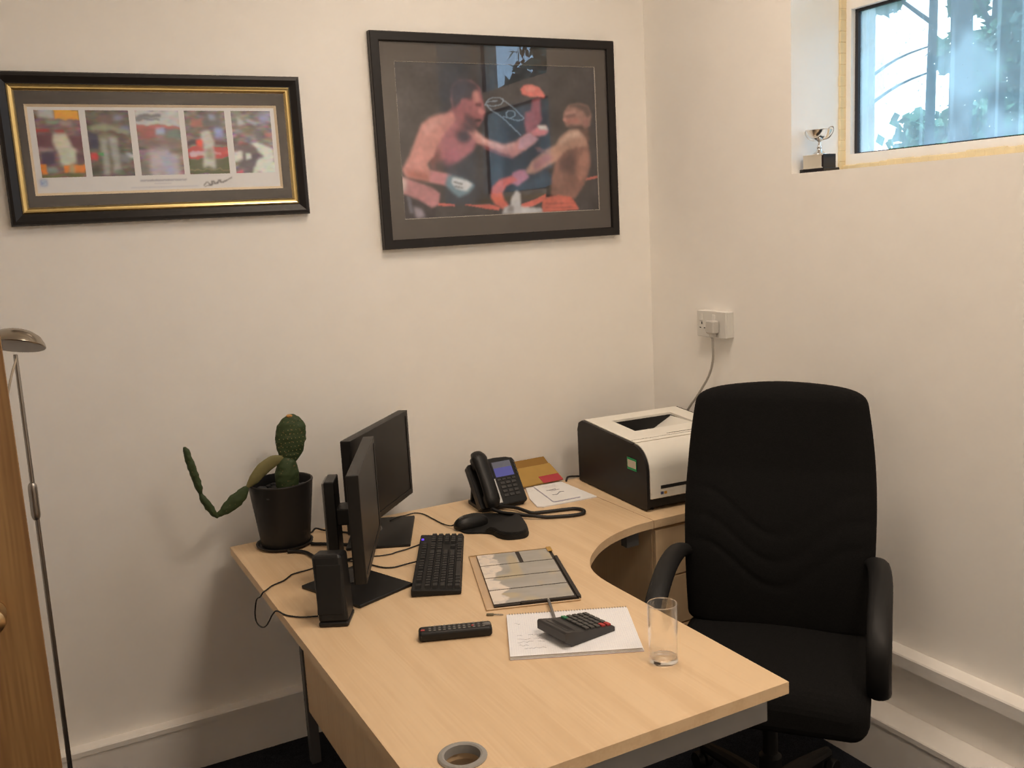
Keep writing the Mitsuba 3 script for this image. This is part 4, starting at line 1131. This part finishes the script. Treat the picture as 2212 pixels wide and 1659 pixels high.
# ---------------------------------------------------------------- cactus in its pot
ca = thing('potted_cactus', 'prickly pear cactus with a drooping arm in a dark pot on the desk', 'cactus')
CX, CY = -1.530, -0.200
part(ca, 'saucer', lathe([(0, 0), (0.074, 0), (0.084, 0.006), (0.085, 0.010), (0.080, 0.010), (0.074, 0.005), (0, 0.004)], 48, (CX - 0.004, CY, DZ + 0.0003)), 'ceramic_pot', 'black saucer')
part(ca, 'pot', lathe([(0, 0.006), (0.069, 0.006), (0.073, 0.010), (0.080, 0.07), (0.0885, 0.14), (0.0945, 0.192), (0.0965, 0.197), (0.0955, 0.200), (0.0905, 0.200), (0.088, 0.192), (0.085, 0.165), (0, 0.165)], 64, (CX, CY, DZ)), 'ceramic_pot', smooth=40)
rs = np.random.RandomState(5)
gm = []
for k in range(150):
    a, r = rs.rand() * 6.283, 0.083 * math.sqrt(rs.rand())
    s = trimesh.creation.icosphere(1, 0.006 + 0.006 * rs.rand())
    s.apply_scale([1, 1, 0.6])
    s.apply_translation([CX + r * math.cos(a), CY + r * math.sin(a), DZ + 0.167 + 0.003 * rs.rand()])
    gm.append(s)
part(ca, 'gravel', cat(gm), 'gravel_dark', 'dark gravel', kind='stuff')


def pad(path, widths, thick, side, seed=0, lump=0.004):
    """A cactus pad along a path, widest across side."""
    m = tube(path, widths, 28, 10, flat=(1.0, thick), side=side)
    v = m.vertices
    n = m.vertex_normals
    m.vertices = v + n * (lump * (meshkit.noise(v * 95.0, seed)[:, None] if np.ndim(meshkit.noise(v[:2] * 95.0, seed)) == 1 else 0))
    return m


part(ca, 'stem_pad', pad([(-1.512, CY - 0.01, DZ + 0.150), (-1.512, CY - 0.01, DZ + 0.185), (-1.510, CY - 0.01, DZ + 0.22), (-1.508, CY - 0.01, DZ + 0.255), (-1.506, CY - 0.01, DZ + 0.27)], [0.020, 0.032, 0.034, 0.026, 0.012], 0.62, (1, -0.1, 0), 1), 'cactus_green')
part(ca, 'tall_pad', pad([(-1.506, CY - 0.010, 0.968), (-1.502, CY - 0.010, 0.985), (-1.495, CY - 0.010, 1.015), (-1.490, CY - 0.010, 1.050), (-1.484, CY - 0.010, 1.085), (-1.482, CY - 0.010, 1.108), (-1.481, CY - 0.010, 1.120)], [0.008, 0.022, 0.037, 0.044, 0.041, 0.026, 0.004], 0.36, (1, -0.15, 0.0), 2), 'cactus_green', 'upright oval pad')
ar = []
for zz_, (cx_, wid) in {0.975: (-1.504, 0.012), **{0.99 + 0.0125 * k: (-1.5005 + 0.0019 * k, 0.024 + 0.020 * math.sin(math.pi * (k + 0.5) / 10.5)) for k in range(10)}}.items():
    kz = int(round((zz_ - 0.975) / 0.0125))
    for q in range(-4, 5):
        xo = (q + 0.5 * (kz % 2)) * 0.0115
        if abs(xo) < wid * 0.93:
            dy = 0.36 * math.sqrt(max(0, wid ** 2 - xo ** 2))
            s_ = trimesh.creation.icosphere(1, 0.0017)
            s_.apply_translation([cx_ + xo, CY - 0.012 - dy - 0.15 * xo, zz_])
            ar.append(s_)
part(ca, 'areoles', cat(ar), 'cactus_pale', 'small pale bristle tufts', kind='stuff')
part(ca, 'bud', lathe([(0, -0.004), (0.009, -0.003), (0.010, 0.001), (0.006, 0.004), (0, 0.005)], 16, (-1.487, CY - 0.010, 1.118)), 'cactus_bud', 'small orange bud')
part(ca, 'pale_pad', pad([(-1.512, CY - 0.012, 0.988), (-1.530, CY - 0.014, 0.991), (-1.551, CY - 0.016, 0.989), (-1.584, CY - 0.018, 0.971), (-1.611, CY - 0.02, 0.946), (-1.634, CY - 0.02, 0.9255)], [0.008, 0.014, 0.019, 0.021, 0.017, 0.005], 0.42, (-0.5, -0.15, 0.85), 3, 0.0), 'cactus_pale', 'yellowed bent pad')
part(ca, 'lower_pad', pad([(-1.633, CY - 0.02, 0.9265), (-1.646, CY - 0.02, 0.914), (-1.668, CY - 0.02, 0.893), (-1.695, CY - 0.02, 0.875), (-1.727, CY - 0.02, 0.8555)], [0.004, 0.014, 0.0195, 0.0165, 0.004], 0.45, (0.5, 0.0, -0.86), 4), 'cactus_green', 'green pad hanging beside the pot')
part(ca, 'thin_pad', pad([(-1.725, CY - 0.02, 0.855), (-1.735, CY - 0.02, 0.868), (-1.747, CY - 0.02, 0.889), (-1.758, CY - 0.02, 0.912), (-1.766, CY - 0.02, 0.932)], [0.004, 0.008, 0.010, 0.009, 0.004], 0.9, (0, 1, 0), 5), 'cactus_green', 'slim pad turning upwards')
part(ca, 'tip_pad', pad([(-1.765, CY - 0.02, 0.930), (-1.769, CY - 0.02, 0.955), (-1.776, CY - 0.02, 0.985), (-1.784, CY - 0.02, 1.025), (-1.792, CY - 0.02, 1.060), (-1.794, CY - 0.02, 1.072)], [0.004, 0.0095, 0.0105, 0.0105, 0.008, 0.003], 0.9, (0, 1, 0), 6), 'cactus_green', 'slim pad at the end of the arm')

# ---------------------------------------------------------------- desk phone
ph = thing('desk_phone', 'black desk phone with a blue-lit screen and handset on its left', 'telephone')
ANG = math.radians(54)
MP_ = np.eye(4)     # local x right, y up the sloping face, z out of the face
MP_[:3, 0] = [1, 0, 0]
MP_[:3, 1] = [0, math.cos(ANG), math.sin(ANG)]
MP_[:3, 2] = [0, -math.sin(ANG), math.cos(ANG)]
MP_[:3, 3] = [-0.8335, -0.300, DZ + 0.014]
fo = Polygon([(-0.085, 0.004), (-0.080, 0.0), (0.083, 0.0), (0.0875, 0.004), (0.0875, 0.150), (0.083, 0.158), (0.06, 0.165), (0.02, 0.168), (-0.02, 0.166), (-0.080, 0.158), (-0.085, 0.152)])
part(ph, 'body', at(slab(fo, -0.022, 0.006, 0.004, 3), MP_), 'plastic_black', smooth=30)
part(ph, 'display_bezel', at(slab(Polygon([(0.000, 0.093), (0.072, 0.093), (0.072, 0.152), (0.000, 0.152)]).buffer(0.004), 0.005, 0.0075, 0.001, 1), MP_), 'plastic_black')
mat('screen_blue', (0.05, 0.05, 0.09), 0.15, 0.5)
mat('screen_grey', (0.10, 0.10, 0.11), 0.15, 0.5)
k_ = part(ph, 'display', at(box(0.002, 0.070, 0.096, 0.128, 0.006, 0.0080), MP_), 'screen_blue', 'lit blue half of the screen', smooth=False)
scene[k_]['emitter'] = {'type': 'area', 'radiance': rgb(0.016, 0.015, 0.060)}
k_ = part(ph, 'display', at(box(0.002, 0.070, 0.128, 0.150, 0.006, 0.0079), MP_), 'screen_grey', 'dim grey upper part of the screen', smooth=False)
scene[k_]['emitter'] = {'type': 'area', 'radiance': rgb(0.012, 0.012, 0.017)}
kk = []
for i in range(4):
    for j in range(3):
        kk.append(rbox(0.0165, 0.0095, 0.004, 0.0015, 1, (0.018 + j * 0.021, 0.030 + i * 0.0145, 0.0070)))
for j in range(4):
    kk.append(rbox(0.013, 0.006, 0.003, 0.001, 1, (0.010 + j * 0.018, 0.0865, 0.0070)))
for i in range(4):
    kk.append(rbox(0.006, 0.009, 0.004, 0.0012, 1, (0.083, 0.100 + i * 0.014, 0.0070)))
part(ph, 'keypad', at(cat(kk), MP_), 'plastic_charcoal', 'dark number keys', kind='stuff')
mat('strip_silver', (0.62, 0.60, 0.58), 0.35, 0.5, 0.6)
part(ph, 'trim_strip', at(rbox(0.014, 0.085, 0.004, 0.001, 1, (-0.0105, 0.050, 0.0068)), MP_), 'strip_silver', 'bright silver strip beside the handset')
hp = [(-0.050, -0.004, 0.024), (-0.050, 0.015, 0.034), (-0.050, 0.060, 0.040), (-0.050, 0.110, 0.040), (-0.050, 0.160, 0.038), (-0.050, 0.182, 0.028)]
hm = tube(hp, [0.020, 0.0265, 0.0250, 0.0250, 0.0275, 0.021], 16, 6, flat=(1.0, 0.62), side=(1, 0, 0))
hc = cat(hm, rbox(0.048, 0.044, 0.030, 0.010, 3, (-0.050, 0.018, 0.022)), rbox(0.048, 0.046, 0.032, 0.010, 3, (-0.050, 0.152, 0.022)))
part(ph, 'handset', at(hc, MP_), 'plastic_black', smooth=50)
part(ph, 'stand', cat(prism([(-0.910, -0.290), (-0.755, -0.290), (-0.765, -0.165), (-0.900, -0.165)], DZ + 0.0005, DZ + 0.012), at(rbox(0.13, 0.012, 0.115, 0.004, 2), trimesh.transformations.compose_matrix(angles=[0.25, 0, 0], translate=[-0.832, -0.190, DZ + 0.060]))), 'plastic_black')
cp = [(-0.860, -0.285, DZ + 0.010), (-0.830, -0.315), (-0.812, -0.345), (-0.805, -0.382), (-0.790, -0.408), (-0.765, -0.421), (-0.731, -0.431), (-0.689, -0.442), (-0.660, -0.452), (-0.646, -0.470), (-0.646, -0.492), (-0.658, -0.510), (-0.677, -0.514), (-0.704, -0.509), (-0.740, -0.494), (-0.774, -0.476), (-0.808, -0.455), (-0.832, -0.428), (-0.850, -0.395), (-0.872, -0.360), (-0.890, -0.330, DZ + 0.020), (-0.896, -0.308, DZ + 0.036)]
cp = np.array([q if len(q) == 3 else q + (DZ + (0.0115 if q[0] < -0.795 else 0.0065),) for q in cp])
part(ph, 'coiled_cord', tube(cp, 0.0055, 10, 8), 'cable_black', 'thick coiled handset cord', smooth=60)

# ---------------------------------------------------------------- papers beside the printer
en = thing('envelope', 'open ochre padded envelope at the back of the desk between phone and printer', 'envelope')
et = 0.38
ME = np.eye(4)
ME[:3, 1] = [0, math.cos(et), math.sin(et)]
ME[:3, 2] = [0, -math.sin(et), math.cos(et)]
ME[:3, 3] = [-0.595, -0.140, DZ + 0.0055]
part(en, 'pouch', at(rbox(0.170, 0.105, 0.008, 0.003, 2, (0, 0.054, 0.004)), ME), 'envelope_ochre')
part(en, 'flap', at(at(rbox(0.166, 0.042, 0.0035, 0.0015, 1), trimesh.transformations.compose_matrix(angles=[0.10, 0, 0], translate=[0.0, 0.128, 0.0050])), ME), 'envelope_inside', 'raised flap, darker inside')


def sheet_of(name, pts, z0, th, bsdf, label, cat_, group=None):
    return thing(name, label, cat_, group), prism(pts, z0, z0 + th)


bo = thing('booklet', 'white printed booklet at the bottom of the paper pile left of the printer', 'papers')
pa = [(-0.648, -0.100), (-0.522, -0.128), (-0.522, -0.376), (-0.722, -0.366), (-0.738, -0.350), (-0.716, -0.262)]
part(bo, 'pages', cat(prism(pa, DZ + 0.0003, DZ + 0.0035)), 'paper_white', smooth=False)
part(bo, 'cover', prism([(x + 0.001, y + 0.001) for x, y in pa], DZ + 0.0036, DZ + 0.0042), 'paper_white', smooth=False)
part(bo, 'printed_lines', cat([box(-0.700, -0.655 + 0.002 * k, -0.160 - 0.012 * k, -0.1585 - 0.012 * k, DZ + 0.0042, DZ + 0.00435) for k in range(3)]), 'ink_pale', 'faint print', smooth=False)
le = thing('leaflet', 'white folded leaflet with a grey squiggle on top of the paper pile', 'papers')
pb = Polygon([(-0.640, -0.150), (-0.535, -0.158), (-0.575, -0.357), (-0.676, -0.352)])
for k in range(3):
    part(le, 'leaf', prism(shapely.affinity.translate(pb, 0.0015 * k, 0.002 * k) if hasattr(shapely, 'affinity') else pb, DZ + 0.0044 + 0.0014 * k, DZ + 0.0050 + 0.0014 * k), 'paper_violet' if k == 1 else 'paper_white', smooth=False)
lz = DZ + 0.0078
part(le, 'printed_mark', cat(tube([(-0.638, -0.278, lz), (-0.622, -0.284, lz), (-0.610, -0.272, lz), (-0.598, -0.264, lz), (-0.585, -0.268, lz)], 0.0016, 6, 6), box(-0.628, -0.592, -0.226, -0.220, lz, lz + 0.0003), box(-0.618, -0.582, -0.236, -0.232, lz, lz + 0.0003)), 'ink_grey', 'grey printed squiggle', smooth=False)
part(le, 'printed_lines', cat([box(-0.620 + 0.004 * k, -0.565, -0.175 - 0.011 * k, -0.1735 - 0.011 * k, lz, lz + 0.0002) for k in range(3)]), 'ink_pale', 'faint print', smooth=False)
rc = whole('card', at(box(0.000, 0.080, -0.004, 0.036, 0.0084, 0.0092), ME), 'card_red', 'red card edge showing between the envelope and the white papers', 'card', smooth=False)

# ---------------------------------------------------------------- clear document case with grey panels
dc = thing('document_case', 'flat clear plastic case holding grey card panels in front of the keyboard', 'document case')
ang = math.atan2(-0.069, 0.199)
MD = frame_at((-1.110, -0.661, DZ), (math.cos(ang), math.sin(ang), 0))     # x along the top edge, y away (so the sheet runs to -y)
scene['clear_plastic'] = {'type': 'blendbsdf', 'weight': 0.35, 'a': {'type': 'thindielectric', 'int_ior': 1.5, 'ext_ior': 1.0}, 'b': {'type': 'principledthin', 'base_color': rgb(0.75, 0.62, 0.45), 'roughness': 0.6, 'diff_trans': 1.4, 'spec_trans': 0.0}}
cw, cl_ = 0.236, 0.392
cv = []
for dz in (0.0012,):
    cv = [[-0.022, 0.012, dz], [-0.022 + cw, 0.012, dz], [-0.022 + cw, 0.012 - cl_, dz], [-0.022, 0.012 - cl_, dz]]
part(dc, 'sleeve', at(tm(cv, [[0, 2, 1], [0, 3, 2]]), MD), 'clear_plastic', 'clear plastic back', smooth=False)
mat('plastic_rim', (0.50, 0.36, 0.21), 0.3, 0.5)
rim = subtract(rbox(cw, cl_, 0.004, 0.0015, 1, (-0.022 + cw / 2, 0.012 - cl_ / 2, 0.0027)), box(-0.0195, -0.0245 + cw, 0.0145 - cl_, 0.0095, -1, 1))
part(dc, 'rim', at(rim, MD), 'plastic_rim', 'raised edge of the clear plastic', smooth=False)
mat('board_dark', (0.022, 0.017, 0.014), 0.5, 0.4)
part(dc, 'board', at(cat(rbox(0.212, 0.372, 0.003, 0.001, 1, (0.1055, -0.1825, 0.0035)), rbox(0.14, 0.010, 0.010, 0.002, 1, (0.135, -0.370, 0.006)), rbox(0.010, 0.30, 0.008, 0.002, 1, (0.2125, -0.22, 0.006))), MD), 'board_dark', 'dark backing board')
DCX, DCY, DCC, DCS = -1.110, -0.661, math.cos(ang), math.sin(ang)


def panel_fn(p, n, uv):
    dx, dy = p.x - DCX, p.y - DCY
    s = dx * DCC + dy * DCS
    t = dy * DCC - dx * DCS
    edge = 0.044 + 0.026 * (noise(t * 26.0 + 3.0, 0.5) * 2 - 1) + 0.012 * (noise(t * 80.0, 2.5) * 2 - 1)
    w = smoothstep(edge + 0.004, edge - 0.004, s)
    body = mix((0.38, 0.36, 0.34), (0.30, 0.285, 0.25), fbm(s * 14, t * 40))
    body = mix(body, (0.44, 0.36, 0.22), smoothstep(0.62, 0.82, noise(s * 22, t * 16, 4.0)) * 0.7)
    white = mix((0.70, 0.62, 0.54), (0.56, 0.51, 0.47), smoothstep(0.45, 0.75, fbm(s * 60, t * 60)))  # jagged pale band at the left end: glare painted into the card colour
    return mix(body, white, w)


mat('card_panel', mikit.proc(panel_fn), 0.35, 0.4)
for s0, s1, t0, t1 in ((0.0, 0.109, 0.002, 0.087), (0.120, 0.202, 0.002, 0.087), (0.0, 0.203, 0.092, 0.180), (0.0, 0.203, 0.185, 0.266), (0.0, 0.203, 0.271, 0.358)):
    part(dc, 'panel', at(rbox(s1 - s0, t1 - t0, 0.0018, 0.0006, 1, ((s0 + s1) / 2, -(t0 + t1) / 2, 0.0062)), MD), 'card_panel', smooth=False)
mat('tape_amber', (0.42, 0.24, 0.05), 0.4, 0.4)
part(dc, 'corner_tab', at(rbox(0.014, 0.035, 0.002, 0.0006, 1, (0.206, -0.012, 0.0090)), MD), 'tape_amber', 'amber tab at the far corner')

# ---------------------------------------------------------------- spiral notepad
npad = thing('notepad', 'white squared spiral notepad under the calculator', 'notepad')
pdir = np.array([0.259, -0.125, 0])
MN = frame_at((-1.1505, -1.2405, DZ), pdir)     # x along the spiral edge, y towards the spiral
PW, PH = 0.290, 0.224
nx_, ny_ = MN[:3, 0], MN[:3, 1]


def squared_fn(p, n, uv):
    dx, dy = p.x + 1.1505, p.y + 1.2405
    s = (dx * float(nx_[0]) + dy * float(nx_[1])) / 0.005
    t = (dx * float(ny_[0]) + dy * float(ny_[1])) / 0.005
    ls = dr.abs(s - dr.floor(s) - 0.5)
    lt = dr.abs(t - dr.floor(t) - 0.5)
    k = dr.maximum(smoothstep(0.40, 0.47, ls), smoothstep(0.40, 0.47, lt))
    return mix((0.80, 0.795, 0.80), (0.66, 0.66, 0.74), k)


mat('paper_squared', mikit.proc(squared_fn), 0.8, 0.2)
part(npad, 'back_cover', at(rbox(PW, PH, 0.0012, 0.0005, 1, (0, 0, 0.0008)), MN), 'paper_violet')
for k in range(5):
    part(npad, 'pages', at(box(-PW / 2 + 0.001 * (k % 2), PW / 2 - 0.0007 * k, -PH / 2 + 0.0012 * ((k * 3) % 5), PH / 2, 0.0016 + 0.00135 * k, 0.0027 + 0.00135 * k), MN), 'paper_white', smooth=False)
part(npad, 'top_page', at(box(-PW / 2, PW / 2 - 0.003, -PH / 2 + 0.001, PH / 2, 0.0082, 0.0085), MN), 'paper_squared', 'squared top page', smooth=False)
co = []
mat('wire_grey', (0.30, 0.28, 0.27), 0.35, 0.5, 0.8)
for k in range(44):
    x = -PW / 2 + 0.006 + k * (PW - 0.012) / 43
    th = np.linspace(0, 2 * math.pi, 11)
    co.append(tube(np.stack([x + 0.0012 * np.sin(th / 2), PH / 2 + 0.0035 * np.cos(th) - 0.001, 0.0060 + 0.0048 * np.sin(th)], 1), 0.0006, 5, 1, smooth=False))
part(npad, 'spiral', at(cat(co), MN), 'wire_grey', 'grey wire spiral', kind='stuff')
wr_ = []
rs = random.Random(2)
for lx, ly, w in ((-0.128, 0.055, 0.012), (-0.125, -0.010, 0.012), (-0.100, -0.008, 0.030), (-0.125, -0.028, 0.030), (-0.088, -0.030, 0.022), (-0.125, -0.044, 0.034), (-0.080, -0.046, 0.014), (-0.122, -0.062, 0.020), (-0.112, -0.078, 0.048)):
    n_ = max(3, int(w / 0.004))
    wr_.append(tube([(lx + w * i / n_, ly + (rs.random() - 0.5) * 0.007, 0.0086) for i in range(n_ + 1)], 0.0004, 4, 4))
part(npad, 'handwriting', at(cat(wr_), MN), 'ink_grey', 'faint pencil scribbles')

pen = thing('pen', 'slim grey pen lying between the document case and the calculator', 'pen')
part(pen, 'barrel', tube([(-1.110, -1.066, DZ + 0.012), (-1.160, -1.182, DZ + 0.0150)], 0.0036, 10, 1, smooth=False), 'plastic_grey')
part(pen, 'tip', tube([(-1.110, -1.066, DZ + 0.012), (-1.1065, -1.058, DZ + 0.0117), (-1.105, -1.0545, DZ + 0.0116)], [0.0034, 0.0018, 0.0006], 8, 1, smooth=False), 'plastic_white')

cc = thing('paper_clip', 'small olive-grey metal clip on the desk above the remote control', 'clip')
mat('metal_olive', (0.17, 0.15, 0.10), 0.45, 0.5, 0.5)
MX = frame_at((-1.250, -1.046, DZ), (0.032, -0.022, 0))
part(cc, 'body', at(rbox(0.018, 0.008, 0.005, 0.002, 2, (-0.010, 0, 0.0026)), MX), 'metal_olive')
part(cc, 'wire', at(tube([(-0.004, -0.0025, 0.003), (0.018, -0.003, 0.002), (0.021, 0, 0.002), (0.018, 0.003, 0.002), (-0.004, 0.0025, 0.003)], 0.0008, 6, 6), MX), 'wire_grey')

# ---------------------------------------------------------------- calculator
cu = thing('calculator', 'black desk calculator lying on the white notepad', 'calculator')
CXC = np.array([-1.149, -1.257, DZ + 0.0088])
MQ = frame_at(CXC, (-0.13, 0.985, 0))      # x = to the right of its user, y = towards the display
CW, CLN = 0.100, 0.142
pr_ = Polygon([(-CLN / 2, 0.0004), (CLN / 2 - 0.02, 0.0004), (CLN / 2, 0.016), (CLN / 2, 0.034), (CLN / 2 - 0.004, 0.037), (CLN / 2 - 0.050, 0.026), (-CLN / 2 + 0.003, 0.0125), (-CLN / 2, 0.010)])
bm = trimesh.creation.extrude_polygon(pr_, CW)
v = bm.vertices.copy()
bm.vertices = np.stack([v[:, 2] - CW / 2, v[:, 0], v[:, 1]], 1)
trimesh.repair.fix_normals(bm)
part(cu, 'case', at(bm, MQ), 'plastic_charcoal', smooth=False)
sl_ = math.atan2(0.011, 0.046)
part(cu, 'display', at(at(rbox(CW - 0.024, 0.022, 0.002, 0.0008, 1), trimesh.transformations.compose_matrix(angles=[sl_, 0, 0], translate=[0, CLN / 2 - 0.026, 0.0318])), MQ), 'glass_screen', 'dark display window')
mat('key_dark', (0.06, 0.058, 0.056), 0.4, 0.5)
mat('key_red', (0.38, 0.04, 0.04), 0.4, 0.4)
mat('key_green', (0.03, 0.17, 0.08), 0.4, 0.4)
s2 = math.atan2(0.0135, 0.083)
for i in range(5):
    for j in range(5):
        red = j == 0 and i < 2
        green = i == 4 and j == 4
        ky = -CLN / 2 + 0.011 + i * 0.0158
        kz = 0.0125 + (ky + CLN / 2 - 0.003) * (0.0135 / 0.083) + 0.0018
        part(cu, 'key', at(at(rbox(0.0155, 0.0115, 0.005, 0.0015, 1), trimesh.transformations.compose_matrix(angles=[s2, 0, 0], translate=[-0.0365 + j * 0.01825, ky, kz])), MQ), 'key_red' if red else ('key_green' if green else 'key_dark'))

# ---------------------------------------------------------------- drinking glass
gt = thing('drinking_glass', 'empty clear straight-sided drinking glass near the end of the desk', 'glass')
GX_, GY_ = -1.063, -1.466
part(gt, 'wall', lathe([(0.0300, 0.012), (0.0306, 0.03), (0.0312, 0.08), (0.0315, 0.1290)], 96, (GX_, GY_, DZ)), 'glass_pane', smooth=True)
part(gt, 'wall', lathe([(0.0270, 0.014), (0.0286, 0.03), (0.0294, 0.08), (0.0298, 0.1290)], 96, (GX_, GY_, DZ)), 'glass_pane', smooth=True)
part(gt, 'rim', tube([(GX_ + 0.0306 * math.cos(a), GY_ + 0.0306 * math.sin(a), DZ + 0.1295) for a in np.linspace(0, 2 * math.pi, 65)], 0.0009, 8, 1, smooth=False), 'glass_tumbler', smooth=60)
part(gt, 'base', lathe([(0, 0.0006), (0.0270, 0.0006), (0.0298, 0.003), (0.0300, 0.012), (0.0270, 0.0135), (0.018, 0.0105), (0, 0.0095)], 96, (GX_, GY_, DZ)), 'glass_tumbler', 'thick glass base', smooth=40)

# ---------------------------------------------------------------- remote control
rm = thing('remote_control', 'long black remote control on the desk left of the notepad', 'remote control')
MR = frame_at((-1.376, -1.098, DZ), (0.146, -0.058, 0))
part(rm, 'body', at(rbox(0.168, 0.042, 0.023, 0.008, 4, (0, 0, 0.0117)), MR), 'plastic_black', smooth=40)
bt = [rbox(0.0065, 0.0055, 0.003, 0.0012, 1, (-0.058 + i * 0.0112, -0.0105 + j * 0.0105, 0.0235)) for i in range(12) for j in range(3)]
part(rm, 'buttons', at(cat(bt), MR), 'plastic_grey', 'rows of small grey buttons', kind='stuff')
part(rm, 'power_button', at(rbox(0.010, 0.007, 0.003, 0.0012, 1, (-0.074, -0.005, 0.0235)), MR), 'key_red', 'red power button')
part(rm, 'record_button', at(rbox(0.006, 0.005, 0.0034, 0.0012, 1, (0.040, -0.0045, 0.0241)), MR), 'key_red', 'small red button')
part(rm, 'round_pad', at(lathe([(0, 0.0222), (0.0085, 0.0222), (0.0085, 0.0242), (0.007, 0.0249), (0, 0.0249)], 20, (0.073, 0, 0)), MR), 'plastic_grey', 'round grey pad')
